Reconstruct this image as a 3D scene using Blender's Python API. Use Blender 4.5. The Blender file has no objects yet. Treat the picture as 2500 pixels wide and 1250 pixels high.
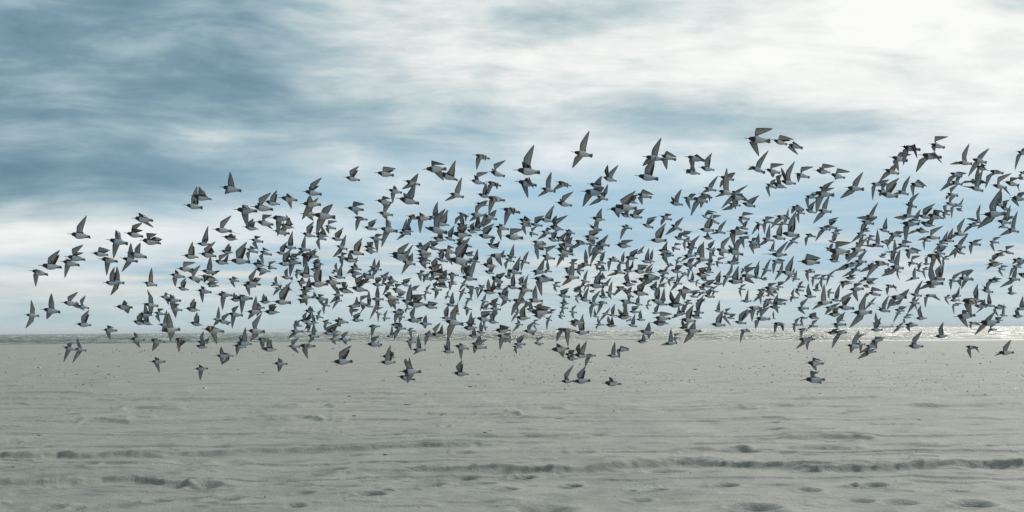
import bpy, math, random
import numpy as np
from mathutils import Vector, Matrix

sc = bpy.context.scene
COL = sc.collection
random.seed(7)
rng = np.random.default_rng(7)

# ------------------------------------------------------------------ camera
FPX = 4861.0                     # focal length in photograph pixels (2500 wide): a 70 mm lens
CAM = Vector((0.0, 0.0, 1.5))
cam_d = bpy.data.cameras.new('camera')
cam_d.lens = 70.0; cam_d.sensor_width = 36.0
cam_d.clip_start = 0.1; cam_d.clip_end = 60000.0
cam = bpy.data.objects.new('camera', cam_d); COL.objects.link(cam)
PITCH = math.atan((806.0 - 625.0) / FPX)
ROLL = math.atan(20.0 / 2500.0)
cam.matrix_world = (Matrix.Translation(CAM) @ Matrix.Rotation(math.pi / 2 + PITCH, 4, 'X')
                    @ Matrix.Rotation(-ROLL, 4, 'Z'))
sc.camera = cam
M3 = cam.matrix_world.to_3x3()
RIGHT, UP, FWD = M3 @ Vector((1, 0, 0)), M3 @ Vector((0, 1, 0)), M3 @ Vector((0, 0, -1))

def ray(px, py):
    return FWD + RIGHT * ((px - 1250.0) / FPX) + UP * ((625.0 - py) / FPX)

def at_depth(px, py, d):
    return CAM + ray(px, py) * d

def on_ground(px, py, z=0.0):
    r = ray(px, py)
    return CAM + r * ((z - CAM.z) / r.z)

# ------------------------------------------------------------------ light
SUN_AZ, SUN_EL = math.radians(19.0), math.radians(32.0)
sun_dir = Vector((math.sin(SUN_AZ) * math.cos(SUN_EL), math.cos(SUN_AZ) * math.cos(SUN_EL), math.sin(SUN_EL)))
sun_d = bpy.data.lights.new('sun', 'SUN')
sun_d.energy = 2.9; sun_d.angle = math.radians(4.0); sun_d.color = (1.0, 0.95, 0.87)
sun = bpy.data.objects.new('sun', sun_d); COL.objects.link(sun)
sun.rotation_euler = sun_dir.to_track_quat('Z', 'Y').to_euler()

sc.view_settings.view_transform = 'Standard'
sc.view_settings.look = 'None'
sc.view_settings.exposure = 0.0
sc.view_settings.gamma = 1.0
sc.view_settings.use_curve_mapping = False

class NT:
    """small helper for node trees"""
    def __init__(s, tree): s.t = tree
    def n(s, kind, **kw):
        nd = s.t.nodes.new(kind)
        for k, v in kw.items(): setattr(nd, k, v)
        return nd
    def put(s, sock, v):
        if isinstance(v, bpy.types.NodeSocket): s.t.links.new(v, sock)
        elif v is not None: sock.default_value = v
    def m(s, op, a, b=None, c=None, clamp=False):
        nd = s.n('ShaderNodeMath', operation=op, use_clamp=clamp)
        for i, v in enumerate((a, b, c)): s.put(nd.inputs[i], v)
        return nd.outputs[0]
    def v(s, op, a, b=None):
        nd = s.n('ShaderNodeVectorMath', operation=op)
        s.put(nd.inputs[0], a); s.put(nd.inputs[1], b)
        return nd.outputs[0]
    def noise(s, vec, scale, detail=4.0, rough=0.55, lac=2.0, dist=0.0):
        nd = s.n('ShaderNodeTexNoise')
        s.put(nd.inputs['Vector'], vec)
        nd.inputs['Scale'].default_value = scale; nd.inputs['Detail'].default_value = detail
        nd.inputs['Roughness'].default_value = rough; nd.inputs['Lacunarity'].default_value = lac
        nd.inputs['Distortion'].default_value = dist
        return nd.outputs[0]
    def ramp(s, f, stops, interp='LINEAR'):
        nd = s.n('ShaderNodeValToRGB'); cr = nd.color_ramp; cr.interpolation = interp
        while len(cr.elements) > 1: cr.elements.remove(cr.elements[-1])
        cr.elements[0].position = stops[0][0]; cr.elements[0].color = (*stops[0][1], 1)
        for p, c in stops[1:]:
            e = cr.elements.new(p); e.color = (*c, 1)
        s.put(nd.inputs[0], f); return nd.outputs[0]
    def mix(s, f, a, b, mode='MIX'):
        nd = s.n('ShaderNodeMix', data_type='RGBA', blend_type=mode)
        s.put(nd.inputs[0], f)
        for sock, v in ((nd.inputs[6], a), (nd.inputs[7], b)):
            s.put(sock, (*v, 1) if isinstance(v, tuple) and len(v) == 3 else v)
        return nd.outputs[2]
    def sep(s, vec):
        nd = s.n('ShaderNodeSeparateXYZ'); s.put(nd.inputs[0], vec); return nd.outputs
    def comb(s, x, y, z):
        nd = s.n('ShaderNodeCombineXYZ')
        for i, v in enumerate((x, y, z)): s.put(nd.inputs[i], v)
        return nd.outputs[0]

def srgb(r, g, b):
    f = lambda c: (c / 255 / 12.92) if c / 255 <= 0.04045 else ((c / 255 + 0.055) / 1.055) ** 2.4
    return (f(r), f(g), f(b))

world = bpy.data.worlds.new('World'); sc.world = world; world.use_nodes = True
wt = world.node_tree; wt.nodes.clear(); W = NT(wt)
sky = W.n('ShaderNodeTexSky', sky_type='NISHITA')
sky.sun_disc = False; sky.sun_elevation = SUN_EL; sky.sun_rotation = SUN_AZ
sky.air_density = 1.0; sky.dust_density = 1.5; sky.ozone_density = 1.5
clear = W.v('MULTIPLY', sky.outputs[0], (0.085, 0.085, 0.085))
dirv = W.n('ShaderNodeTexCoord').outputs['Generated']
dx, dy, dz = W.sep(W.v('NORMALIZE', dirv))
az = W.m('ARCTAN2', dx, dy)
U = W.m('MULTIPLY', az, FPX / 1250.0)                  # compass bearing, 1 = 14.7 degrees
V = W.m('MULTIPLY', W.m('MAXIMUM', dz, 0.0), FPX / 806.0)   # height, 1 = 9.5 degrees

zz = W.m('POWER', W.m('MAXIMUM', dz, 0.0), 0.75)
slope = W.m('ADD', zz, W.m('MULTIPLY', dx, 0.035))
cv = W.comb(dx, dy, W.m('MULTIPLY', slope, 2.5))
warp = W.n('ShaderNodeTexNoise'); W.put(warp.inputs['Vector'], cv)
warp.inputs['Scale'].default_value = 9.0; warp.inputs['Detail'].default_value = 2.0
cw = W.v('ADD', cv, W.v('MULTIPLY', W.v('SUBTRACT', warp.outputs[1], (0.5, 0.5, 0.5)), (0.045, 0.045, 0.06)))
n_big = W.noise(cw, 7.0, 3.0, 0.5)
n_mid = W.noise(W.v('ADD', cw, (3.1, 1.7, 0.4)), 15.0, 6.0, 0.52)
n_fine = W.noise(W.v('MULTIPLY', cw, (1.0, 1.0, 1.7)), 30.0, 7.0, 0.60)

def blob(u, v, au, av, amp):
    a = W.m('POWER', W.m('ABSOLUTE', W.m('MULTIPLY', W.m('SUBTRACT', U, u), 1 / au)), 2.0)
    b = W.m('POWER', W.m('ABSOLUTE', W.m('MULTIPLY', W.m('SUBTRACT', V, v), 1 / av)), 2.0)
    return W.m('MULTIPLY', W.m('EXPONENT', W.m('MULTIPLY', W.m('ADD', a, b), -1.0)), amp)

def total(items):
    o = items[0]
    for i in items[1:]: o = W.m('ADD', o, i)
    return o

# cloud banks, at the bearings and heights where they hang in the sky
CLOUDS = [
    (-0.60, 0.92, 0.24, 0.26, -0.24), (-0.98, 0.78, 0.26, 0.20, -0.20), (-0.55, 0.78, 0.12, 0.14, -0.10),
    (-0.85, 0.45, 0.42, 0.075, -0.30), (-0.42, 0.60, 0.26, 0.07, -0.12), (-1.05, 0.54, 0.20, 0.05, -0.10),
    (0.38, 0.67, 0.24, 0.07, -0.22), (0.14, 0.92, 0.20, 0.09, -0.20), (0.72, 0.60, 0.22, 0.04, -0.14),
    (0.55, 0.62, 0.16, 0.03, -0.12), (-0.15, 0.56, 0.30, 0.04, -0.10),
    (-0.56, 0.59, 0.10, 0.035, 0.30), (-0.86, 0.27, 0.40, 0.10, 0.46), (-0.74, 0.83, 0.11, 0.05, 0.14),
    (-0.55, 0.32, 0.20, 0.045, 0.22), (-0.12, 0.80, 0.20, 0.10, 0.12), (-0.84, 0.60, 0.14, 0.03, 0.12),
    (0.75, 0.86, 0.45, 0.22, 0.15), (0.30, 0.52, 0.20, 0.07, 0.12), (0.05, 0.70, 0.20, 0.06, 0.10),
    (0.92, 0.62, 0.2, 0.05, 0.14), (-0.25, 0.50, 0.22, 0.03, 0.10), (-0.30, 0.43, 0.12, 0.03, 0.10),
]
side = W.m('MULTIPLY', W.m('TANH', W.m('MULTIPLY', W.m('SUBTRACT', U, -0.30), 1.6)), 0.225)
side = W.m('MULTIPLY', side, W.m('SMOOTH_MIN', W.m('MULTIPLY', V, 1.9), 1.0, 0.3))
sdot = W.n('ShaderNodeVectorMath', operation='DOT_PRODUCT')
W.put(sdot.inputs[0], W.v('NORMALIZE', dirv)); sdot.inputs[1].default_value = sun_dir
near_sun = W.m('POWER', W.m('MAXIMUM', sdot.outputs['Value'], 0.0), 6.0)
t = total([W.m('ADD', side, 0.59)] + [blob(*c) for c in CLOUDS])
t = W.m('ADD', t, W.m('MULTIPLY', W.m('SUBTRACT', n_big, 0.5), 0.42))
t = W.m('ADD', t, W.m('MULTIPLY', W.m('SUBTRACT', n_mid, 0.5), 0.90))
t = W.m('ADD', t, W.m('MULTIPLY', W.m('SUBTRACT', n_fine, 0.5), 0.46))
cloud = W.ramp(t, [(0.0, srgb(101, 134, 152)), (0.22, srgb(126, 156, 171)), (0.45, srgb(165, 188, 197)),
                   (0.64, srgb(203, 215, 217)), (0.80, srgb(234, 238, 236)), (0.98, srgb(251, 252, 249))])
# thin blue sky between the banks, lower middle and right
gap = total([blob(0.12, 0.33, 0.66, 0.19, 1.2), blob(0.95, 0.27, 0.5, 0.18, 1.0), blob(-0.55, 0.20, 0.30, 0.06, 0.35),
             blob(-1.0, 0.21, 0.16, 0.028, 0.9)])
gap = W.m('MULTIPLY', gap, W.m('ADD', W.m('MULTIPLY', W.m('SUBTRACT', 0.62, n_mid), 2.2), 0.75), clamp=True)
blue = W.mix(0.12, srgb(143, 189, 217), clear)
skycol = W.mix(gap, cloud, blue)
wisp_n = W.noise(W.v('MULTIPLY', W.v('ADD', cw, (0.3, 5.2, 0.0)), (1.0, 1.0, 3.4)), 12.0, 5.0, 0.55)
wisp = W.m('MULTIPLY', W.m('MULTIPLY', W.m('SUBTRACT', wisp_n, 0.47), 5.0, clamp=True), W.m('MULTIPLY', W.m('SUBTRACT', 0.46, V), 4.0, clamp=True))
skycol = W.mix(W.m('MULTIPLY', wisp, 0.8), skycol, srgb(226, 227, 220))
# pale band over the horizon with thin cream streaks
low = W.m('SUBTRACT', 1.0, W.m('MULTIPLY', V, 1 / 0.17), clamp=True)
low = W.m('MULTIPLY', W.m('POWER', low, 0.7), 0.85)
streak_n = W.noise(W.v('MULTIPLY', cw, (1.0, 1.0, 6.0)), 13.0, 4.0, 0.55)
streak = W.m('MULTIPLY', W.m('SUBTRACT', streak_n, 0.42), 4.5, clamp=True)
streak = W.m('MULTIPLY', streak, W.m('MULTIPLY', W.m('SUBTRACT', V, 0.055), 12.0, clamp=True))
base_low = W.mix(W.m('MULTIPLY_ADD', U, 0.4, 0.5, clamp=True), srgb(180, 206, 211), srgb(190, 212, 221))
lowcol = W.mix(streak, base_low, srgb(232, 231, 221))
skycol = W.mix(low, skycol, lowcol)
# the cloud deck glows round the hidden sun, and thins to plain sky away from it
up = W.m('MULTIPLY', W.m('SUBTRACT', V, 1.1), 0.5, clamp=True)
away = W.m('MULTIPLY', W.m('SUBTRACT', 0.75, sdot.outputs['Value']), 1.2, clamp=True)
skycol = W.mix(W.m('MULTIPLY', away, 0.45), skycol, clear)
glow = W.v('MULTIPLY', W.comb(near_sun, near_sun, near_sun), (0.25, 0.24, 0.23))
glow = W.v('MULTIPLY', glow, W.comb(up, up, up))
skycol = W.v('ADD', skycol, glow)
bg = W.n('ShaderNodeBackground'); W.put(bg.inputs[0], skycol); bg.inputs[1].default_value = 1.0
wo = W.n('ShaderNodeOutputWorld'); wt.links.new(bg.outputs[0], wo.inputs[0])

# ------------------------------------------------------------------ helpers
def mat(name):
    m = bpy.data.materials.new(name); m.use_nodes = True
    m.node_tree.nodes.clear(); return m, NT(m.node_tree)

def finish(T, shader, disp=None):
    o = T.n('ShaderNodeOutputMaterial'); T.t.links.new(shader, o.inputs[0])

def principled(T, color, rough=0.8, spec=0.3, normal=None):
    p = T.n('ShaderNodeBsdfPrincipled')
    T.put(p.inputs['Base Color'], (*color, 1) if isinstance(color, tuple) else color)
    T.put(p.inputs['Roughness'], rough); p.inputs['Specular IOR Level'].default_value = spec
    if normal is not None: T.put(p.inputs['Normal'], normal)
    return p

def bump(T, h, strength, dist):
    b = T.n('ShaderNodeBump'); b.inputs['Strength'].default_value = strength
    b.inputs['Distance'].default_value = dist; T.put(b.inputs['Height'], h); return b.outputs[0]

def mesh_np(name, verts, quads, smooth=True, mats=None, midx=None, uv=None):
    me = bpy.data.meshes.new(name)
    verts = np.asarray(verts, dtype=np.float32); quads = np.asarray(quads, dtype=np.int32)
    nv, nf = len(verts), len(quads)
    k = quads.shape[1]
    me.vertices.add(nv); me.vertices.foreach_set('co', verts.ravel())
    me.loops.add(nf * k); me.loops.foreach_set('vertex_index', quads.ravel())
    me.polygons.add(nf)
    me.polygons.foreach_set('loop_start', np.arange(0, nf * k, k, dtype=np.int32))
    me.polygons.foreach_set('loop_total', np.full(nf, k, dtype=np.int32))
    me.polygons.foreach_set('use_smooth', np.full(nf, smooth, dtype=bool))
    for m in mats or []: me.materials.append(m)
    if midx is not None: me.polygons.foreach_set('material_index', np.asarray(midx, dtype=np.int32))
    if uv is not None:
        l = me.uv_layers.new(name='UVMap')
        l.data.foreach_set('uv', np.asarray(uv, dtype=np.float32)[quads.ravel()].ravel())
    me.update(calc_edges=True); me.validate()
    return me

def link(name, me, parent=None, kind=None, label=None, cat=None, group=None, loc=None):
    o = bpy.data.objects.new(name, me); COL.objects.link(o)
    if parent is not None: o.parent = parent
    if loc is not None: o.location = loc
    if kind: o['kind'] = kind
    if label: o['label'] = label
    if cat: o['category'] = cat
    if group: o['group'] = group
    return o

def grid_quads(nr, nc, off=0):
    i = np.arange(nr - 1)[:, None] * nc + np.arange(nc - 1)[None, :]
    return (np.stack([i, i + 1, i + nc + 1, i + nc], -1).reshape(-1, 4) + off)

# smooth lattice noise in numpy
_perm = rng.permutation(4096)
_val = rng.random(4096) * 2 - 1
def vnoise(x, y, seed=0):
    xi = np.floor(x).astype(np.int64); yi = np.floor(y).astype(np.int64)
    fx = x - xi; fy = y - yi
    fx = fx * fx * fx * (fx * (fx * 6 - 15) + 10); fy = fy * fy * fy * (fy * (fy * 6 - 15) + 10)
    def h(a, b): return _val[(_perm[(a + seed * 131) & 4095] + b * 57 + seed * 17) & 4095]
    a = h(xi, yi) * (1 - fx) + h(xi + 1, yi) * fx
    b = h(xi, yi + 1) * (1 - fx) + h(xi + 1, yi + 1) * fx
    return a * (1 - fy) + b * fy
def fbm(x, y, oct=4, seed=0, gain=0.5):
    o = 0; a = 1.0
    for i in range(oct):
        o = o + a * vnoise(x * 2 ** i + i * 13.7, y * 2 ** i - i * 7.3, seed + i); a *= gain
    return o

# ------------------------------------------------------------------ sand
WATER_Z = -0.30
def shore_y(x):
    return 352.0 - 84.0 * (0.5 + 0.5 * np.tanh((x - 24.0) / 16.0)) + 3.0 * vnoise(x * 0.06, x * 0 + 2.0, 5)

# little scarps, in photograph pixels along their crest, with height (m) and how far the bank runs back (m)
SCARPS = [
    ([(1100, 1152), (1270, 1154), (1350, 1155), (1450, 1149), (1560, 1139), (1650, 1134), (1760, 1137), (1850, 1143), (2000, 1149), (2150, 1147), (2250, 1142), (2400, 1142), (2560, 1143), (2700, 1140)], 0.068, 1.6),
    ([(780, 1162), (860, 1154), (960, 1148), (1060, 1147), (1180, 1150), (1300, 1152)], 0.045, 1.2),
    ([(-330, 1186), (60, 1183), (150, 1180), (250, 1172), (330, 1171), (400, 1178), (460, 1186), (620, 1187)], 0.048, 1.3),
    ([(-330, 1122), (100, 1120), (140, 1116), (220, 1117), (350, 1114), (460, 1117)], 0.062, 1.5),
    ([(300, 1116), (480, 1107), (600, 1102), (740, 1098), (860, 1095), (980, 1093), (1100, 1093), (1290, 1089)], 0.046, 1.8),
    ([(180, 1034), (210, 1028), (245, 1026), (330, 1032)], 0.034, 2.4),
    ([(280, 1001), (330, 997), (380, 998), (460, 1001)], 0.034, 2.2),
    ([(620, 1025), (700, 1024), (740, 1023), (800, 1029)], 0.050, 1.5),
    ([(660, 998), (720, 995), (790, 992), (830, 997)], 0.045, 1.5),
    ([(-330, 978), (180, 975), (300, 975), (420, 973), (520, 973), (760, 970)], 0.045, 2.0),
    ([(-330, 962), (60, 960), (260, 963)], 0.05, 2.0),
    ([(370, 958), (470, 957)], 0.03, 2.0),
    ([(1850, 977), (1900, 974), (2000, 973), (2100, 971), (2220, 969)], 0.045, 2.2),
    ([(1590, 1006), (1680, 1003), (1740, 1001), (1800, 1000), (1880, 998)], 0.040, 2.0),
    ([(2270, 969), (2340, 966), (2420, 966)], 0.045, 2.0),
    ([(2200, 992), (2320, 991), (2400, 989), (2500, 986)], 0.040, 2.0),
    ([(1890, 1077), (1960, 1074), (2030, 1072), (2090, 1074), (2160, 1075)], 0.050, 1.2),
    ([(1630, 1116), (1700, 1112), (1780, 1106), (1850, 1107)], 0.035, 1.2),
    ([(1900, 1104), (1960, 1100), (2020, 1101), (2130, 1102)], 0.040, 1.2),
    ([(1255, 1002), (1320, 999), (1400, 1001)], 0.045, 1.6),
    ([(940, 990), (1000, 992), (1060, 990)], 0.030, 1.6),
    ([(1150, 1020), (1190, 1017), (1250, 1019)], 0.03, 1.5),
    ([(2300, 942), (2380, 938), (2460, 938)], 0.045, 2.2),
    ([(2190, 928), (2215, 927)], 0.045, 2.0),
    ([(1230, 1016), (1260, 1017), (1275, 1019)], 0.06, 1.0),
]
# footprints and scuffs: photograph pixels, half width in pixels, depth (m)
PITS = [(500, 1188, 32, .07), (385, 1225, 26, .06), (905, 1213, 28, .07), (940, 1199, 18, .05), (1062, 1187, 24, .05),
        (1180, 1187, 26, .06), (1277, 1170, 28, .07), (1400, 1189, 18, .06), (1605, 1202, 20, .07), (1544, 1201, 10, .05),
        (1770, 1192, 26, .07), (2132, 1191, 26, .07), (2085, 1192, 18, .05), (1975, 1203, 24, .05), (2332, 1207, 24, .05),
        (2340, 1151, 30, .08), (1840, 1247, 50, .10), (1330, 1250, 60, .09), (2380, 1240, 40, .08), (970, 1157, 26, .10),
        (1620, 1157, 40, .08), (1980, 1156, 26, .07), (210, 1136, 22, .05), (12, 1147, 18, .06), (650, 1182, 34, .04),
        (720, 1184, 34, .03), (740, 1203, 22, .04), (820, 1150, 22, .03), (1820, 1110, 24, .05), (1920, 1112, 24, .04),
        (545, 1220, 34, .03), (120, 1241, 34, .04), (185, 1241, 20, .03), (720, 1236, 20, .03), (560, 1130, 40, .03),
        (460, 1130, 40, .03), (1130, 1172, 30, .04), (1240, 1202, 20, .06), (2200, 1235, 34, .04), (2100, 1228, 26, .04),
        (1560, 1222, 26, .03), (2450, 1192, 40, .03), (1890, 1034, 12, .04), (2015, 1053, 16, .04), (1885, 1052, 18, .04),
        (2420, 1092, 16, .04), (2045, 1125, 16, .04), (90, 1069, 34, .03), (420, 1066, 26, .03), (520, 1070, 20, .03),
        (1450, 1068, 26, .03), (1020, 1012, 16, .03), (1045, 1014, 12, .04), (1077, 1014, 12, .04), (1190, 1058, 10, .04)]

def polyline_depth(pts):
    g = [on_ground(x, y) for x, y in pts]
    ux = np.array([p.x / p.y for p in g]); yy = np.array([p.y for p in g])
    return ux, yy

_sc = [(polyline_depth(p), h, l) for p, h, l in SCARPS]
# long shallow wheel tracks that run right along the beach
for x0, x1, ya, yb, hp in ((-250, 1500, 1098, 1086, 4.0), (-250, 900, 1064, 1058, 3.2), (700, 2750, 1076, 1062, 3.6), (1200, 2750, 1114, 1104, 4.2),
                           (-250, 1300, 1136, 1128, 3.8), (-250, 1700, 1030, 1022, 3.0), (900, 2750, 1034, 1024, 3.0), (-250, 2750, 1000, 990, 2.6),
                           (-250, 2750, 968, 956, 2.2), (1300, 2750, 1176, 1168, 4.0), (300, 1600, 1172, 1166, 4.0), (-250, 2750, 940, 928, 1.8)):
    pts_ = [(x0 + (x1 - x0) * f_, ya + (yb - ya) * f_ + random.uniform(-2.2, 2.2)) for f_ in np.linspace(0, 1, 12)]
    d_ = on_ground(x0, ya).y
    _sc.append((polyline_depth(pts_), hp * d_ / FPX, 0.9 * max(1, d_ / 35)))
# many smaller wind edges over the whole beach
for _ in range(260):
    py = 862 + 388 * random.random() ** 1.25; px = random.uniform(-300, 2800); w_ = random.uniform(40, 330); ti = random.uniform(-4, 2)
    pts_ = [(px + w_ * f_, py + ti * f_ + random.uniform(-1.5, 1.5)) for f_ in (0, .25, .5, .75, 1)]
    d_ = on_ground(px, py).y
    _sc.append((polyline_depth(pts_), random.uniform(1.4, 3.6) * d_ / FPX * (1.0 if d_ < 45 else 0.7), random.uniform(0.5, 1.6) * max(1, d_ / 35)))
_pt = []
for px, py, w, dep in PITS:
    g = on_ground(px, py); _pt.append((g.x, g.y, w / FPX * g.y, dep))

def sand_height(x, y):
    z = 0.022 * fbm(x * 0.35, y * 0.16, 3, 1) + 0.008 * fbm(x * 1.0, y * 0.8, 3, 4) * (0.6 + 0.8 * np.clip(fbm(x * 0.2, y * 0.15, 2, 17) + 0.3, 0, 1))
    z = z + 0.0075 * fbm(x * 2.7 + 0.4 * y, y * 3.2, 3, 9)
    # long low wind ripples, broken up along the beach
    rip = np.sin(y * 3.6 + 1.6 * fbm(x * 0.30, y * 0.25, 3, 14) + 0.10 * x)
    z = z + 0.0065 * rip * np.clip(fbm(x * 0.25, y * 0.12, 2, 21) + 0.35, 0, 1)
    rip2 = np.sin(y * 1.1 + 2.2 * fbm(x * 0.10, y * 0.12, 3, 33))
    z = z + 0.014 * rip2 * np.clip(fbm(x * 0.12, y * 0.05, 2, 27) + 0.2, 0, 1) * np.clip((y - 18) / 20, 0, 1)
    # lumps of scuffed, crusted sand in patches
    patch = np.clip(fbm(x * 0.22, y * 0.12, 3, 57) * 1.6 - 0.10, 0, 1)
    z = z + 0.016 * patch * np.clip(fbm(x * 7.0, y * 4.5, 2, 63) - 0.25, 0, 1)
    u = x / np.maximum(y, 1.0)
    for i_, ((ux, yy), h, l) in enumerate(_sc):
        ym = yy.mean(); wdt = (0.21 if i_ < 25 else 0.07) * max(1.0, ym / 26.0)
        sel = (u > ux[0]) & (u < ux[-1]) & (y > yy.min() - 3 * wdt - 0.4) & (y < yy.max() + 5 * l)
        if not sel.any(): continue
        us, xs, yv = u[sel], x[sel], y[sel]
        y0 = np.interp(us, ux, yy)
        span = ux[-1] - ux[0]
        edge = np.clip((us - ux[0]) / (0.16 * span), 0, 1) * np.clip((ux[-1] - us) / (0.16 * span), 0, 1)
        edge = edge * edge * (3 - 2 * edge)
        k = min(ym / 21.0, 3.0)
        wig = 0.08 * vnoise(xs * 0.8 / k, xs * 0 + h * 70, 3) + 0.05 * vnoise(xs * 2.7 / k, xs * 0 + h * 100, 2) + 0.03 * vnoise(xs * 12.0 / k, yv * 3.0, 8)
        tt = yv - (y0 + wig * k)
        rise = np.clip((tt + wdt) / wdt, 0, 1); rise = rise * rise * (3 - 2 * rise)
        prof = np.where(tt < 0, rise, np.exp(-np.maximum(tt, 0) / l)) - 0.32 * np.exp(-((tt + 1.9 * wdt) / (1.2 * wdt)) ** 2)
        hh = h * edge * (0.95 + 0.16 * vnoise(xs * 0.7, xs * 0 + h * 50, 6) + 0.07 * vnoise(xs * 2.6 / k, yv * 1.0, 7))
        if i_ < 25:                                     # crumbled sand on the little bank
            hh = hh + 0.30 * h * edge * fbm(xs * 4.5 / k, yv * 5.0 / k, 4, 83, 0.6) * np.exp(-((tt + wdt * 0.4) / wdt) ** 2)
        z[sel] += hh * prof
    for gx, gy, w, dep in _pt:
        r2 = ((x - gx) / w) ** 2 + ((y - gy) / (w * 1.8)) ** 2
        k = np.exp(-np.minimum(r2, 30) * 1.3)
        rim = np.exp(-np.minimum((np.sqrt(r2) - 1.45) ** 2 * 5.0, 30))
        z = z - 1.5 * dep * k + dep * 0.3 * rim
    return z

def beach_z(x, y):
    ys = shore_y(x)
    fall = np.clip((y - (ys - 70.0)) / 70.0, 0, 3.0)
    flat = np.clip((ys - 40.0 - y) / 40.0, 0, 1)
    return sand_height(x, y) * flat + WATER_Z * fall - 0.02 * np.clip(fall - 1, 0, 1)

nr, nc = 1000, 900
inv = np.linspace(1 / 15.0, 1 / 400.0, nr)
yr = 1.0 / inv
uc = np.linspace(-0.36, 0.36, nc)
Y = np.repeat(yr[:, None], nc, 1); X = uc[None, :] * Y
Z = beach_z(X, Y)
v_main = np.stack([X, Y, Z], -1).reshape(-1, 3)
q_main = grid_quads(nr, nc)

m_sand, T = mat('sand')
geo = T.n('ShaderNodeNewGeometry'); pos = geo.outputs['Position']
px_, py_, pz_ = T.sep(pos)
sp = T.v('MULTIPLY', pos, (1.0, 0.55, 1.0))
f1 = T.noise(sp, 0.9, 5.0, 0.6); f2 = T.noise(sp, 9.0, 5.0, 0.65); f3 = T.noise(pos, 160.0, 2.0, 0.6)
c = T.ramp(f1, [(0.32, (0.186, 0.204, 0.184)), (0.68, (0.260, 0.276, 0.243))])
c = T.mix(T.m('MULTIPLY', T.m('SUBTRACT', f2, 0.48), 1.6, clamp=True), c, (0.165, 0.175, 0.155))
c = T.mix(T.m('MULTIPLY', T.m('SUBTRACT', f3, 0.60), 2.5, clamp=True), c, (0.12, 0.12, 0.105))
# damp, smoother sand towards the water
wet = T.n('ShaderNodeMapRange'); T.put(wet.inputs['Value'], T.m('ADD', pz_, T.m('MULTIPLY', T.m('SUBTRACT', f1, 0.5), 0.05)))
wet.inputs['From Min'].default_value = -0.08; wet.inputs['From Max'].default_value = -0.21
wetf = wet.outputs[0]
c = T.mix(wetf, c, (0.185, 0.183, 0.155))
h = T.m('ADD', T.m('MULTIPLY', T.noise(T.v('MULTIPLY', pos, (1, 0.7, 1)), 8.0, 4.0, 0.55), 1.0), T.m('MULTIPLY', T.noise(pos, 45.0, 3.0, 0.65), 0.55))
p = principled(T, c, 0.93, 0.35, bump(T, h, 0.6, 0.06))
T.put(p.inputs['Roughness'], T.m('SUBTRACT', 0.80, T.m('MULTIPLY', wetf, 0.25)))
finish(T, p.outputs[0])

# the same ground carried on round and behind the camera, and under the edge of the fan
ring_v = []; ring_q = []
gx = np.concatenate([np.linspace(-900, -60, 8), np.linspace(-50, 50, 41), np.linspace(60, 900, 8)])
gy = np.concatenate([np.linspace(-500, -30, 8), np.linspace(-20, 15, 36)])
GX, GY = np.meshgrid(gx, gy); GZ = sand_height(GX, GY) * (np.hypot(GX, GY) < 60)
v_back = np.stack([GX, GY, GZ], -1).reshape(-1, 3); q_back = grid_quads(len(gy), len(gx), len(v_main))
V_all = [v_main, v_back]; Q_all = [q_main, q_back]; off = len(v_main) + len(v_back)
for sgn in (-1, 1):
    un = 0.36 * np.array([1.0, 1.06, 1.25, 1.6, 2.4, 4.0, 7.0, 12.0, 22.0, 60.0]) * sgn
    if sgn > 0: un = un
    ys_ = yr[::8]
    if ys_[-1] != yr[-1]: ys_ = np.append(ys_, yr[-1])
    YY = np.repeat(ys_[:, None], len(un), 1); XX = un[None, :] * YY
    XX = np.clip(XX, -900, 900)
    ZZ = beach_z(XX, YY)
    q = grid_quads(len(ys_), len(un), off)
    if sgn < 0: q = q[:, ::-1]
    V_all.append(np.stack([XX, YY, ZZ], -1).reshape(-1, 3)); Q_all.append(q); off += XX.size
sand = link('sand', mesh_np('sand', np.concatenate(V_all), np.concatenate(Q_all), True, [m_sand]), kind='structure')

# ------------------------------------------------------------------ sea
wr, wc = 560, 520
invw = np.concatenate([np.linspace(1 / 215.0, 1 / 3000.0, wr), 1.0 / np.array([4000., 6000., 9000., 14000., 22000., 40000.])])
yw = 1.0 / invw
uw = np.linspace(-0.40, 0.40, wc)
uw = np.concatenate([[-6, -2.5, -1.2, -0.7, -0.5], uw, [0.5, 0.7, 1.2, 2.5, 6]])
YW = np.repeat(yw[:, None], len(uw), 1); XW = uw[None, :] * YW
D = np.maximum(YW - shore_y(XW), 0.0)                   # distance out from the water's edge
def waves(x, y, d):
    z = np.zeros_like(x)
    amp = 0.05 + 0.32 * np.clip(d / 60.0, 0, 1)
    ph = 0.9 * fbm(x * 0.012, y * 0.02, 3, 41) * 6.0
    z += 0.45 * np.sin(y * 0.42 + ph)
    z += 0.30 * np.sin(y * 0.83 + 0.18 * x + 5.0 * fbm(x * 0.03, y * 0.04, 2, 51))
    z += 0.80 * fbm(x * 0.11, y * 0.26, 4, 61, 0.6)
    br = np.clip(fbm(x * 0.012 + 3, y * 0.05, 2, 71), 0, 1)
    z += 1.1 * br * np.clip(np.sin(y * 0.21 + 2.0 * fbm(x * 0.01, y * 0.01, 2, 77)), 0, 1) ** 3
    return z * amp
ZW = WATER_Z + waves(XW, YW, D) * np.clip(1.0 - (YW - 2200.0) / 800.0, 0, 1)
sea_me = mesh_np('sea', np.stack([XW, YW, ZW], -1).reshape(-1, 3), grid_quads(len(yw), len(uw)))
m_sea, T = mat('sea_water')
pos = T.n('ShaderNodeNewGeometry').outputs['Position']
sx, sy, sz = T.sep(pos)
w1 = T.noise(T.v('MULTIPLY', pos, (0.35, 1.0, 1.0)), 0.55, 5.0, 0.62)
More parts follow.
